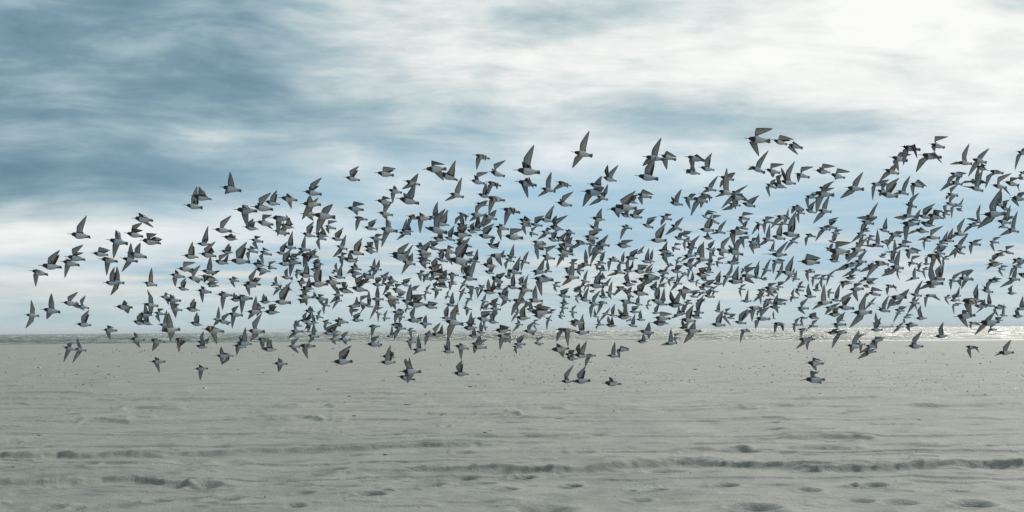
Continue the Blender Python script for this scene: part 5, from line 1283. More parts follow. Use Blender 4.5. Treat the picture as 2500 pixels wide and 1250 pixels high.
LABELS = """
sandpiper with both wings raised, upper flock, mid-right
sandpiper with one wing slanting up, one lowered, right of centre, top fringe
largest sandpiper with its visible wing slanting up, mid-left, lower middle
highest sandpiper with one wing slanting up, one lowered, left of centre, upper middle
sandpiper with one wing slanting up, one drooping back, right quarter, lower middle
highest sandpiper with one wing raised, one stretched ahead, near right edge, upper middle
sandpiper with one wing half folded, one lowered, near right edge, just above horizon
sandpiper with one wing swept back, one drooping back, mid-left, upper flock
sandpiper with one wing swept back, one lowered, mid-right, upper flock
highest sandpiper with one wing half folded, one lowered, left quarter, upper middle
sandpiper with one wing slanting up, one half folded, left of centre, upper flock
largest sandpiper with its visible wing slanting up, right of centre, upper flock
sandpiper with one wing slanting up, one half folded, mid-left, upper middle
lowest sandpiper with its visible wing swept back, mid-right, just above horizon
sandpiper with one wing slanting up, one half folded, near left edge, upper middle
highest sandpiper with its visible wing slanting up, right of centre, upper middle
highest sandpiper with one wing slanting up, one half folded, left of centre, upper middle
sandpiper with its visible wing slanting up, near left edge, lower middle
sandpiper with one wing drooping back, one stretched ahead, top fringe, near right edge
lowest sandpiper with one wing swept back, one lowered, mid-right, lower middle
sandpiper with one wing half folded, one drooping back, left quarter, just above horizon
sandpiper with one wing raised, one stretched ahead, left quarter, upper flock
lowest sandpiper with its visible wing slanting up, left quarter, lower middle
sandpiper with one wing slanting up, one stretched ahead, near right edge, just above horizon
lowest sandpiper with one wing slanting up, one lowered, right quarter, upper flock
leftmost sandpiper with its visible wing slanting up, mid-left, just above horizon
lowest sandpiper with one wing slanting up, one swept back, left quarter, upper middle
lowest sandpiper with one wing half folded, one lowered, left quarter, upper middle
sandpiper with one wing slanting up, one swept back, over the sand, right quarter
sandpiper with one wing drooping back, one lowered, mid-right, upper flock
sandpiper with one wing half folded, one drooping back, left quarter, upper middle
sandpiper with its visible wing swept back, right quarter, lower middle
sandpiper with one wing slanting up, one lowered, mid-right, top fringe
largest sandpiper with its visible wing slanting up, mid-left, upper middle
sandpiper with one wing raised, one lowered, mid-left, over the sand
largest sandpiper with one wing raised, one lowered, mid-left, just above horizon
sandpiper with one wing slanting up, one stretched ahead, top fringe, right of centre
lowest sandpiper with its visible wing slanting up, left of centre, over the sand
highest sandpiper with its visible wing slanting up, mid-left, upper flock
largest sandpiper with its visible wing slanting up, left of centre, lower middle
largest sandpiper with one wing swept back, one lowered, right of centre, upper middle
lowest sandpiper with one wing raised, one lowered, right quarter, just above horizon
lowest sandpiper with its visible wing raised, left of centre, lower middle
sandpiper with one wing slanting up, one half folded, left quarter, lower middle
sandpiper with its visible wing raised, left quarter, upper flock
highest sandpiper with one wing swept back, one lowered, left of centre, upper middle
sandpiper with one wing slanting up, one swept back, mid-right, upper middle
sandpiper with one wing raised, one lowered, upper flock, left of centre
sandpiper with one wing half folded, one drooping back, near right edge, just above horizon
sandpiper with both wings slanting up, near left edge, lower middle
sandpiper with one wing half folded, one drooping back, right of centre, upper middle
highest sandpiper with one wing half folded, one lowered, left of centre, lower middle
sandpiper with one wing slanting up, one drooping back, left of centre, lower middle
sandpiper with one wing drooping back, one lowered, right quarter, top fringe
highest sandpiper with one wing half folded, one lowered, near left edge, lower middle
lowest sandpiper with one wing raised, one stretched ahead, near right edge, lower middle
highest sandpiper with one wing raised, one lowered, near left edge, just above horizon
lowest sandpiper with one wing half folded, one lowered, left of centre, upper middle
highest sandpiper with one wing half folded, one lowered, mid-left, upper middle
sandpiper with one wing swept back, one drooping back, mid-right, over the sand
highest sandpiper with its visible wing raised, mid-right, lower middle
rightmost sandpiper with one wing swept back, one lowered, right quarter, upper middle
lowest sandpiper with one wing swept back, one lowered, right of centre, top fringe
lowest sandpiper with one wing raised, one lowered, left quarter, just above horizon
lowest sandpiper with its visible wing slanting up, right quarter, upper flock
sandpiper with one wing half folded, one lowered, mid-left, upper flock
sandpiper with both wings half folded, left quarter, lower middle
largest sandpiper with its visible wing raised, right quarter, upper middle
highest sandpiper with one wing slanting up, one swept back, left quarter, upper middle
sandpiper with both wings slanting up, upper flock, left of centre
highest sandpiper with its visible wing raised, left quarter, upper middle
sandpiper with its visible wing swept back, upper flock, left of centre
lowest sandpiper with one wing slanting up, one lowered, left quarter, just above horizon
lowest sandpiper with one wing half folded, one lowered, near left edge, lower middle
highest sandpiper with one wing half folded, one lowered, left quarter, lower middle
rightmost sandpiper with one wing half folded, one lowered, left quarter, just above horizon
highest sandpiper with one wing slanting up, one raised, right of centre, just above horizon
leftmost sandpiper with one wing slanting up, one stretched ahead, right quarter, upper flock
lowest sandpiper with one wing swept back, one lowered, right of centre, lower middle
largest sandpiper with its visible wing slanting up, left of centre, just above horizon
sandpiper with one wing swept back, one drooping back, left of centre, upper middle
sandpiper with one wing swept back, one drooping back, left of centre, upper flock
sandpiper with both wings half folded, over the sand, mid-right
lowest sandpiper with one wing swept back, one drooping back, left quarter, just above horizon
sandpiper with one wing raised, one lowered, right of centre, before the sea
lowest sandpiper with one wing slanting up, one raised, right of centre, lower middle
leftmost sandpiper with one wing slanting up, one swept back, left quarter, upper middle
largest sandpiper with its visible wing slanting up, near right edge, upper middle
sandpiper with one wing swept back, one lowered, right quarter, top fringe
highest sandpiper with its visible wing slanting up, left of centre, just above horizon
sandpiper with one wing swept back, one drooping back, right quarter, over the sand
lowest sandpiper with its visible wing slanting up, mid-right, over the sand
largest sandpiper with one wing slanting up, one drooping back, left of centre, upper middle
lowest sandpiper with its visible wing raised, mid-left, upper middle
sandpiper with its visible wing half folded, right of centre, just above horizon
lowest sandpiper with its visible wing raised, left of centre, over the sand
lowest sandpiper with one wing slanting up, one drooping back, left of centre, upper middle
highest sandpiper with both wings slanting up, left quarter, lower middle
largest sandpiper with its visible wing slanting up, right of centre, just above horizon
largest sandpiper with one wing swept back, one lowered, left of centre, lower middle
sandpiper with one wing swept back, one drooping back, left of centre, lower middle
sandpiper with one wing raised, one stretched ahead, right of centre, upper flock
second lowest sandpiper with one wing half folded, one lowered, mid-left, upper middle
largest sandpiper with its visible wing slanting up, right quarter, just above horizon
largest sandpiper with one wing slanting up, one stretched ahead, right quarter, just above horizon
lowest sandpiper with its visible wing slanting up, right of centre, upper middle
sandpiper with one wing slanting up, one drooping back, near left edge, just above horizon
highest sandpiper with one wing half folded, one lowered, left of centre, just above horizon
lowest sandpiper with one wing slanting up, one drooping back, right of centre, lower middle
sandpiper with one wing raised, one stretched ahead, right quarter, just above horizon
highest sandpiper with one wing slanting up, one drooping back, mid-left, lower middle
sandpiper with its visible wing swept back, before the sea, mid-left
lowest sandpiper with one wing swept back, one lowered, right of centre, upper flock
sandpiper with one wing drooping back, one lowered, near right edge, lower middle
highest sandpiper with one wing half folded, one lowered, left of centre, over the sand
highest sandpiper with one wing slanting up, one stretched ahead, right quarter, lower middle
sandpiper with one wing slanting up, one raised, mid-left, lower middle
highest sandpiper with one wing swept back, one lowered, right of centre, top fringe
highest sandpiper with one wing slanting up, one drooping back, left quarter, lower middle
rightmost sandpiper with its visible wing slanting up, mid-left, upper middle
lowest sandpiper with both wings slanting up, mid-left, lower middle
sandpiper with one wing slanting up, one stretched ahead, near right edge, over the sand
lowest sandpiper with both wings slanting up, left quarter, lower middle
lowest sandpiper with one wing slanting up, one half folded, left of centre, upper middle
highest sandpiper with one wing slanting up, one stretched ahead, right of centre, upper flock
lowest sandpiper with its visible wing slanting up, mid-right, lower middle
highest sandpiper with one wing raised, one lowered, left quarter, lower middle
highest sandpiper with its visible wing slanting up, left of centre, lower middle
second highest sandpiper with its visible wing slanting up, left of centre, just above horizon
lowest sandpiper with one wing swept back, one lowered, right of centre, just above horizon
highest sandpiper with one wing slanting up, one half folded, mid-left, upper flock
sandpiper with one wing slanting up, one half folded, mid-right, upper flock
highest sandpiper with one wing slanting up, one stretched ahead, mid-left, upper flock
largest sandpiper with its visible wing slanting up, right of centre, lower middle
sandpiper with one wing half folded, one lowered, mid-right, just above horizon
sandpiper with one wing slanting up, one raised, right quarter, upper flock
lowest sandpiper with one wing slanting up, one lowered, right of centre, upper flock
sandpiper with one wing drooping back, one lowered, mid-left, top fringe
sandpiper with one wing swept back, one half folded, left of centre, upper flock
sandpiper with its visible wing swept back, near left edge, lower middle
sandpiper with both wings half folded, mid-right, just above horizon
sandpiper with both wings raised, before the sea, left quarter
largest sandpiper with its visible wing raised, right of centre, lower middle
lowest sandpiper with one wing slanting up, one lowered, near right edge, top fringe
highest sandpiper with one wing slanting up, one drooping back, left of centre, over the sand
sandpiper with both wings raised, right of centre, just above horizon
leftmost sandpiper with its visible wing slanting up, left of centre, just above horizon
sandpiper with one wing swept back, one raised, unlike any other, right quarter, upper flock
rightmost sandpiper with its visible wing raised, left of centre, just above horizon
leftmost sandpiper with one wing half folded, one lowered, left of centre, lower middle
lowest sandpiper with its visible wing slanting up, left quarter, upper middle
largest sandpiper with its visible wing slanting up, right quarter, lower middle
second highest sandpiper with its visible wing raised, left of centre, over the sand
rightmost sandpiper with one wing slanting up, one stretched ahead, right quarter, over the sand
highest sandpiper with one wing slanting up, one lowered, mid-right, just above horizon
second highest sandpiper with one wing half folded, one lowered, left quarter, just above horizon
sandpiper with one wing swept back, one drooping back, right of centre, just above horizon
highest sandpiper with one wing slanting up, one drooping back, right quarter, just above horizon
sandpiper with one wing swept back, one drooping back, mid-left, lower middle
sandpiper with one wing slanting up, one half folded, top fringe, near right edge
highest sandpiper with one wing slanting up, one raised, mid-right, over the sand
second largest sandpiper with its visible wing slanting up, right of centre, just above horizon
leftmost sandpiper with its visible wing slanting up, mid-right, lower middle
second largest sandpiper with its visible wing slanting up, right of centre, lower middle
lowest sandpiper with one wing slanting up, one half folded, mid-right, lower middle
lowest sandpiper with its visible wing raised, left quarter, lower middle
leftmost sandpiper with one wing slanting up, one drooping back, near right edge, upper flock
lowest sandpiper with its visible wing slanting up, left of centre, upper flock
highest sandpiper with its visible wing slanting up, left of centre, upper flock
sandpiper with its visible wing slanting up, near left edge, just above horizon
highest sandpiper with its visible wing slanting up, right of centre, upper flock
second largest sandpiper with its visible wing slanting up, mid-left, lower middle
sandpiper with one wing raised, one drooping back, before the sea, right of centre
sandpiper with its visible wing swept back, top fringe, right quarter
sandpiper with one wing swept back, one drooping back, top fringe, right quarter
second rightmost sandpiper with its visible wing slanting up, right of centre, upper middle
sandpiper with one wing slanting up, one half folded, right of centre, upper middle
sandpiper with one wing slanting up, one lowered, mid-left, over the sand
highest sandpiper with one wing slanting up, one lowered, right of centre, upper flock
third highest sandpiper with its visible wing slanting up, mid-left, lower middle
highest sandpiper with its visible wing slanting up, mid-left, upper middle
sandpiper with one wing swept back, one drooping back, right of centre, lower middle
sandpiper with both wings lowered, before the sea, left quarter
sandpiper with one wing raised, one swept back, just above horizon, mid-left
highest sandpiper with one wing half folded, one lowered, left quarter, just above horizon
sandpiper with one wing drooping back, one lowered, mid-left, upper flock
lowest sandpiper with one wing slanting up, one half folded, mid-left, upper flock
lowest sandpiper with one wing slanting up, one lowered, right quarter, over the sand
largest sandpiper with its visible wing slanting up, mid-right, upper middle
highest sandpiper with one wing slanting up, one stretched ahead, right quarter, over the sand
largest sandpiper with one wing raised, one stretched ahead, right quarter, lower middle
sandpiper with one wing slanting up, one half folded, left of centre, just above horizon
lowest sandpiper with one wing raised, one lowered, left quarter, lower middle
sandpiper with one wing swept back, one lowered, mid-left, before the sea
third leftmost sandpiper with its visible wing slanting up, right of centre, lower middle
lowest sandpiper with its visible wing slanting up, right of centre, just above horizon
second highest sandpiper with one wing slanting up, one drooping back, right quarter, just above horizon
lowest sandpiper with one wing half folded, one lowered, left quarter, over the sand
rightmost sandpiper with its visible wing slanting up, left quarter, just above horizon
lowest sandpiper with one wing half folded, one lowered, mid-left, upper middle
sandpiper with one wing raised, one slanting up, mid-left, just above horizon
sandpiper with one wing half folded, one stretched ahead, right quarter, upper middle
sandpiper with one wing half folded, one lowered, left of centre, upper flock
sandpiper with one wing raised, one half folded, upper flock, right of centre
sandpiper with one wing raised, one swept back, left quarter, lower middle
lowest sandpiper with one wing slanting up, one drooping back, left quarter, lower middle
highest sandpiper with one wing slanting up, one stretched ahead, right quarter, upper flock
lowest sandpiper with one wing slanting up, one drooping back, near right edge, upper flock
sandpiper with its visible wing raised, right quarter, upper flock
sandpiper with one wing half folded, one lowered, left quarter, before the sea
sandpiper with one wing swept back, one half folded, right quarter, upper flock
sandpiper with one wing slanting up, one stretched ahead, mid-left, upper middle
highest sandpiper with one wing slanting up, one lowered, right quarter, lower middle
sandpiper with its visible wing slanting up, mid-right, upper flock
second leftmost sandpiper with its visible wing slanting up, near right edge, upper middle
highest sandpiper with one wing slanting up, one drooping back, near right edge, upper flock
sandpiper with its visible wing raised, mid-left, over the sand
lowest sandpiper with one wing raised, one stretched ahead, mid-right, lower middle
third lowest sandpiper with its visible wing slanting up, mid-left, lower middle
sandpiper with one wing drooping back, one stretched ahead, lower middle, right quarter
lowest sandpiper with one wing swept back, one lowered, left quarter, lower middle
highest sandpiper with one wing swept back, one lowered, right of centre, upper flock
second lowest sandpiper with its visible wing slanting up, mid-left, just above horizon
fifth leftmost sandpiper with its visible wing slanting up, mid-left, lower middle
highest sandpiper with its visible wing raised, left quarter, lower middle
sandpiper with one wing slanting up, one raised, mid-right, upper middle
highest sandpiper with one wing slanting up, one drooping back, right of centre, lower middle
sandpiper with one wing raised, one swept back, left of centre, lower middle
sandpiper with one wing swept back, one lowered, left of centre, before the sea
lowest sandpiper with one wing half folded, one lowered, mid-right, before the sea
lowest sandpiper with one wing slanting up, one lowered, right of centre, just above horizon
lowest sandpiper with one wing half folded, one lowered, left quarter, just above horizon
lowest sandpiper with its visible wing raised, mid-right, just above horizon
highest sandpiper with its visible wing raised, left of centre, upper middle
highest sandpiper with one wing slanting up, one lowered, left of centre, just above horizon
highest sandpiper with one wing raised, one stretched ahead, mid-right, just above horizon
sandpiper with one wing drooping back, one stretched ahead, upper flock, mid-right
sandpiper with one wing slanting up, one drooping back, right quarter, upper flock
lowest sandpiper with one wing slanting up, one stretched ahead, mid-left, upper flock
sandpiper with one wing half folded, one drooping back, left quarter, before the sea
highest sandpiper with its visible wing slanting up, left quarter, upper middle
sandpiper with one wing raised, one stretched ahead, mid-right, upper flock
sandpiper with one wing half folded, one stretched ahead, near right edge, lower middle
sandpiper with both wings half folded, left of centre, just above horizon
second lowest sandpiper with one wing slanting up, one lowered, left quarter, just above horizon
highest sandpiper with one wing raised, one stretched ahead, right of centre, lower middle
highest sandpiper with one wing slanting up, one lowered, right quarter, upper flock
highest sandpiper with one wing slanting up, one drooping back, left of centre, upper middle
highest sandpiper with its visible wing raised, left of centre, over the sand
sandpiper with one wing raised, one stretched ahead, left quarter, just above horizon
sandpiper with one wing slanting up, one lowered, mid-left, upper middle
leftmost sandpiper with one wing swept back, one lowered, right of centre, just above horizon
highest sandpiper with one wing swept back, one lowered, right quarter, lower middle
sandpiper with one wing slanting up, one raised, mid-right, upper flock
second rightmost sandpiper with its visible wing slanting up, near right edge, upper middle
leftmost sandpiper with one wing slanting up, one drooping back, right of centre, lower middle
sandpiper with one wing swept back, one lowered, left quarter, just above horizon
second highest sandpiper with its visible wing raised, left of centre, lower middle
highest sandpiper with one wing slanting up, one stretched ahead, right quarter, upper middle
sandpiper with one wing raised, one stretched ahead, top fringe, near right edge
highest sandpiper with one wing slanting up, one stretched ahead, near right edge, upper middle
rightmost sandpiper with one wing slanting up, one lowered, left of centre, lower middle
smallest sandpiper with both wings slanting up, left quarter, lower middle
rightmost sandpiper with one wing slanting up, one stretched ahead, near right edge, upper flock
sandpiper with one wing raised, one slanting up, mid-left, before the sea
sandpiper with one wing swept back, one half folded, right quarter, lower middle
largest sandpiper with one wing slanting up, one lowered, near right edge, lower middle
highest sandpiper with its visible wing slanting up, left of centre, over the sand
highest sandpiper with one wing raised, one lowered, left quarter, just above horizon
sandpiper with its visible wing raised, mid-right, before the sea
lowest sandpiper with its visible wing slanting up, mid-left, just above horizon
lowest sandpiper with its visible wing raised, left of centre, upper middle
lowest sandpiper with one wing swept back, one lowered, mid-right, upper middle
lowest sandpiper with its visible wing raised, right quarter, upper middle
sandpiper with one wing swept back, one lowered, mid-left, over the sand
second lowest sandpiper with one wing swept back, one lowered, right of centre, just above horizon
highest sandpiper with one wing swept back, one lowered, near right edge, upper flock
lowest sandpiper with its visible wing slanting up, mid-left, upper middle
rightmost sandpiper with one wing swept back, one lowered, right quarter, upper flock
highest sandpiper with its visible wing slanting up, mid-right, upper middle
third highest sandpiper with its visible wing slanting up, right of centre, upper middle
lowest sandpiper with its visible wing slanting up, right of centre, upper flock
lowest sandpiper with wings tucked in, near right edge, lower middle
highest sandpiper with one wing slanting up, one half folded, mid-right, lower middle
sandpiper with one wing swept back, one stretched ahead, mid-right, upper middle
leftmost sandpiper with one wing slanting up, one stretched ahead, near right edge, upper middle
highest sandpiper with its visible wing half folded, mid-left, lower middle
sandpiper with one wing raised, one half folded, lower middle, left quarter
sandpiper with one wing slanting up, one half folded, right quarter, upper flock
second largest sandpiper with its visible wing slanting up, right quarter, just above horizon
leftmost sandpiper with its visible wing slanting up, left of centre, upper middle
lowest sandpiper with one wing half folded, one lowered, left quarter, lower middle
lowest sandpiper with one wing slanting up, one lowered, mid-right, upper middle
third highest sandpiper with its visible wing slanting up, left of centre, lower middle
second highest sandpiper with its visible wing slanting up, mid-right, upper middle
highest sandpiper with one wing swept back, one stretched ahead, right quarter, upper middle
sandpiper with its visible wing swept back, left of centre, lower middle
largest sandpiper with its visible wing raised, right of centre, just above horizon
second leftmost sandpiper with its visible wing slanting up, left of centre, lower middle
lowest sandpiper with one wing raised, one lowered, near left edge, just above horizon
"""
DEBRIS_LABELS = """leftmost dark pebble lying on the mid beach, near left edge
rightmost dark pebble lying on the mid beach, near left edge
largest dark pebble lying on the mid beach, near left edge
nearest dark pebble lying on the mid beach, left quarter
leftmost dark pebble lying on the near sand, near left edge
dark pebble lying on the far sand, left quarter
dark pebble lying on the far sand, near left edge
farthest out dark pebble lying on the mid beach, near left edge
leftmost dark pebble lying on the mid beach, left quarter
leftmost dark pebble lying on the mid beach, left of centre
rightmost dark pebble lying on the mid beach, left quarter
farthest out dark pebble lying on the mid beach, left quarter
third leftmost dark pebble lying on the mid beach, left quarter
dark pebble lying on the near sand, left quarter
farthest out dark pebble lying on the mid beach, left of centre
rightmost dark pebble lying on the mid beach, left of centre
rightmost dark pebble lying on the far sand, left of centre
leftmost dark pebble lying on the far sand, left of centre
rightmost dark pebble lying on the mid beach, mid-left
second rightmost dark pebble lying on the mid beach, mid-left
leftmost dark pebble lying on the mid beach, mid-left
leftmost dark pebble lying on the far sand, mid-right
rightmost dark pebble lying on the far sand, mid-right
dark pebble lying on the mid beach, mid-right
leftmost dark pebble lying on the far sand, right of centre
second leftmost dark pebble lying on the far sand, mid-right
smallest dark pebble lying on the far sand, mid-right
dark pebble lying on the mid beach, right of centre
rightmost dark pebble lying on the far sand, right of centre
second largest dark pebble lying on the far sand, right of centre
farthest out dark pebble lying on the far sand, right quarter
leftmost dark pebble lying on the far sand, right quarter
farthest out dark pebble lying on the far sand, right of centre
rightmost dark pebble lying on the far sand, right quarter
leftmost dark pebble lying on the far sand, near right edge
dark pebble lying on the mid beach, near right edge
dark pebble lying on the near sand, right quarter
smallest dark pebble lying on the far sand, right quarter
rightmost dark pebble lying on the far sand, near right edge
second leftmost dark pebble lying on the far sand, right of centre
nearest dark pebble lying on the mid beach, mid-left
dark pebble lying on the near sand, mid-left
rightmost dark pebble lying on the near sand, near left edge
dark pebble lying on the near sand, left of centre
brown weed clump lying on the far sand, left of centre
brown weed clump lying on the mid beach, left of centre
farthest out brown weed clump lying on the near sand, left of centre
leftmost brown weed clump lying on the near sand, left of centre
leftmost brown weed clump lying on the near sand, mid-left
second rightmost brown weed clump lying on the near sand, mid-left
leftmost brown weed clump lying on the near sand, left quarter
brown weed clump lying on the mid beach, mid-right
brown weed clump lying on the far sand, near right edge
second leftmost brown weed clump lying on the near sand, mid-left
brown weed clump lying on the near sand, near left edge
rightmost brown weed clump lying on the near sand, mid-left
rightmost brown weed clump lying on the near sand, left quarter
rightmost brown weed clump lying on the near sand, left of centre
rightmost pale shell lying on the mid beach, left quarter
leftmost pale shell lying on the mid beach, left quarter
pale shell lying on the far sand, near left edge
rightmost pale shell lying on the mid beach, near right edge
leftmost pale shell lying on the mid beach, near right edge
pale shell lying on the mid beach, left of centre
pale shell lying on the far sand, right quarter
pale shell lying on the far sand, mid-right
pale shell lying on the mid beach, near left edge
pale shell lying on the near sand, mid-left

leftmost orange leaf scrap lying on the near sand, left of centre
rightmost orange leaf scrap lying on the near sand, left of centre
thin twig lying on the near sand, mid-right
thin twig lying on the near sand, left of centre
"""
# ------------------------------------------------------------------ things on the sand
def plain(name, col, rough=0.8, var=0.35, scale=40.0, spec=0.3):
    m, T = mat(name)
    f = T.noise(T.n('ShaderNodeTexCoord').outputs['Object'], scale, 4.0, 0.6)
    lo = tuple(c * (1 - var) for c in col); hi = tuple(min(1, c * (1 + var)) for c in col)
    p = principled(T, T.ramp(f, [(0.3, lo), (0.7, hi)]), rough, spec); finish(T, p.outputs[0]); return m
m_pebble = plain('dark_stone', (0.080, 0.080, 0.072), 0.75)
m_shell = plain('bleached_shell', (0.62, 0.60, 0.54), 0.5)
m_weed = plain('dried_weed', (0.11, 0.10, 0.08), 0.9)
m_green = plain('green_weed', (0.070, 0.100, 0.020), 0.7)
m_wood = plain('bleached_wood', (0.52, 0.49, 0.43), 0.8)
m_leaf = plain('orange_leaf', (0.36, 0.16, 0.05), 0.8)

def rock_mesh(name, sx, sy, sz, m, rough=0.25, nu=10, nv=6):
    v = []; s = random.random() * 50
    for j in range(nv + 1):
        th = math.pi * j / nv
        for i in range(nu):
            ph = 2 * math.pi * i / nu
            r = 1 + rough * float(vnoise(np.array(math.cos(ph) * 1.6 + s), np.array(math.sin(ph) * 1.6 + th * 1.3), 3))
            v.append((sx * r * math.sin(th) * math.cos(ph), sy * r * math.sin(th) * math.sin(ph), sz * (0.35 + r * math.cos(th))))
    q = [(j * nu + i, (j + 1) * nu + i, (j + 1) * nu + (i + 1) % nu, j * nu + (i + 1) % nu) for j in range(nv) for i in range(nu)]
    return mesh_np(name, v, q, True, [m])

def shell_mesh(name, s, m):
    """a scallop-like half shell lying hollow side down, with ribs"""
    v = []; nu, nv = 18, 6
    for j in range(nv + 1):
        f = j / nv
        for i in range(nu):
            a = math.pi * (i / (nu - 1)) * 1.15 - 0.24
            rib = 1 + 0.05 * (i % 2)
            r = s * f * rib * (0.75 + 0.25 * math.sin(max(0.0, min(math.pi, a))))
            v.append((r * math.cos(a), r * math.sin(a) - s * 0.45, s * 0.5 * (1 - f * f) * (0.9 + 0.1 * (i % 2)) + 0.004))
    q = [(j * nu + i, j * nu + i + 1, (j + 1) * nu + i + 1, (j + 1) * nu + i) for j in range(nv) for i in range(nu - 1)]
    me = mesh_np(name, v, q, True, [m])
    return me

def tube(path, radii, k=6):
    v = []; q = []
    for i, p in enumerate(path):
        a = path[max(0, i - 1)]; b = path[min(len(path) - 1, i + 1)]
        d = (Vector(b) - Vector(a)).normalized()
        s = d.cross(Vector((0, 0, 1)));  s = s.normalized() if s.length > 1e-5 else Vector((1, 0, 0))
        t = s.cross(d)
        for j in range(k):
            an = 2 * math.pi * j / k
            v.append(tuple(Vector(p) + (s * math.cos(an) + t * math.sin(an)) * radii[i]))
    for i in range(len(path) - 1):
        for j in range(k): q.append((i * k + j, i * k + (j + 1) % k, (i + 1) * k + (j + 1) % k, (i + 1) * k + j))
    return v, q

def weed_mesh(name, s, m, n=9):
    """a heap of short twisted fronds"""
    V_, Q_ = [], []
    for i in range(n):
        a = random.uniform(0, 6.283); l = s * random.uniform(0.5, 1.0); h = s * random.uniform(0.15, 0.5)
        c0 = (random.uniform(-.3, .3) * s, random.uniform(-.3, .3) * s)
        path = [(c0[0] + math.cos(a + k * 0.25) * l * k / 4, c0[1] + math.sin(a + k * 0.25) * l * k / 4, 0.004 + h * math.sin(math.pi * (k + 0.6) / 5)) for k in range(5)]
        v, q = tube(path, [s * 0.10, s * 0.12, s * 0.11, s * 0.08, s * 0.02], 5)
        o = len(V_); V_ += v; Q_ += [tuple(x + o for x in f) for f in q]
    return mesh_np(name, V_, Q_, True, [m])

def sand_at(px, py):
    g = on_ground(px, py)
    z = float(beach_z(np.array([[g.x]]), np.array([[g.y]]))[0, 0])
    for _ in range(3):
        g = on_ground(px, py, z)
        z = float(beach_z(np.array([[g.x]]), np.array([[g.y]]))[0, 0])
    return Vector((g.x, g.y, z))

# kind, photograph x, y, width in pixels
DEBRIS = [
    ('p',96,916,7),('p',224,941,7),('p',203,939,8),('p',316,933,7),('p',145,967,6),('p',290,896,6),('p',239,895,6),
    ('p',98,905,6),('p',263,914,6),('p',643,911,8),('p',610,904,6),('p',581,902,6),('p',511,912,6),('p',458,996,8),
    ('p',797,908,7),('p',937,929,7),('p',885,899,8),('p',829,847,7),('p',1223,905,6),('p',1168,916,8),('p',1044,903,6),
    ('p',1293,898,10),('p',1443,885,9),('p',1478,906,7),('p',1542,897,6),('p',1335,893,6),('p',1393,891,5),('p',1697,903,9),
    ('p',1866,895,7),('p',1845,894,7),('p',1984,858,6),('p',1970,873,6),('p',1858,846,6),('p',2217,888,6),('p',2393,888,8),
    ('p',2373,906,6),('p',2243,1024,9),('p',2212,863,5),('p',2468,876,6),('p',1762,863,6),('p',1148,945,13),('p',1162,963,8),
    ('p',168,1002,6),('p',834,1055,5),
    ('w',812,851,8),('w',777,951,12),('w',853,968,11),('w',840,983,10),('w',1039,963,10),('w',1077,1014,12),('w',370,997,12),
    ('w',1280,936,9),('w',2311,891,9),('w',1045,1013,12),('w',95,1069,13),('w',1184,1059,14),('w',420,1067,14),('w',940,1109,16),
    ('s',500,948,13),('s',268,917,10),('s',96,899,11),('s',2479,949,10),('s',2396,933,5),('s',795,952,8),('s',2003,836,11),
    ('s',1445,888,8),('s',138,928,6),('s',1158,963,8),
    ('g',864,1016,13),('l',653,1180,7),('l',662,1183,5),('t',1367,1022,30),('t',995,986,20),('d',2028,1069,28),
]
names = {'p': ('pebble', 'pebble'), 'w': ('weed_clump', 'seaweed'), 's': ('shell', 'seashell'), 'g': ('seaweed_tuft', 'seaweed'),
         'l': ('fallen_leaf', 'leaf'), 't': ('twig', 'twig'), 'd': ('driftwood_stick', 'driftwood')}
GROUP = {'p': 'dark pebbles strewn over the sand', 'w': 'dried weed clumps on the sand', 's': 'pale shells on the sand',
         'l': 'orange leaves in the wheel rut', 't': 'twigs lying on the sand'}
SHAPES = {'p': [rock_mesh('pebble', 1.0, 0.7, 0.34, m_pebble, 0.3 + 0.1 * i) for i in range(4)],
          'w': [weed_mesh('weed_clump', 1.0, m_weed) for i in range(3)],
          's': [shell_mesh('shell', 1.0, m_shell) for i in range(2)],
          'g': [weed_mesh('seaweed_tuft', 1.0, m_green, 14)], 'l': [rock_mesh('fallen_leaf', 1.0, 0.7, 0.22, m_leaf, 0.5)]}
def stick(name, m, bent):
    path = [(-1, 0.0, 0.03), (-0.5, bent * 0.4, 0.06), (0.0, bent * 0.2, 0.05), (0.5, -bent * 0.3, 0.08), (1.0, bent, 0.10 + abs(bent) * 0.5)]
    v, q = tube(path, [0.05, 0.06, 0.055, 0.045, 0.02], 6)
    v2, q2 = tube([(0.4, -bent * 0.25, 0.07), (0.62, bent * 0.5 + 0.1, 0.2), (0.72, bent * 0.6 + 0.16, 0.3)], [0.04, 0.03, 0.012], 6)
    o = len(v); return mesh_np(name, v + v2, q + [tuple(x + o for x in f) for f in q2], True, [m])
OWN = {'g': 'only bright green seaweed tuft, lying on the grey sand', 'd': 'white driftwood stick lying along the ridge on the right of the beach'}
for i, (k, px, py, w) in enumerate(DEBRIS):
    loc = sand_at(px, py); s = w / FPX * loc.y * 0.5
    if k in 'td': me = stick(names[k][0], m_wood if k == 'd' or px > 1200 else m_weed, 0.12 if k == 'd' else 0.3)
    else: me = SHAPES[k][i % len(SHAPES[k])]
    o = link(names[k][0], me, label=OWN.get(k) or DEBRIS_LABELS.split('\n')[i], cat=names[k][1], group=GROUP.get(k), loc=loc)
    o.scale = (s, s, s * (1.15 if k in 'tdl' else 0.75)); o.rotation_euler = (0, 0, random.uniform(-0.5, 0.5) if k in 'td' else random.uniform(0, 6.28))

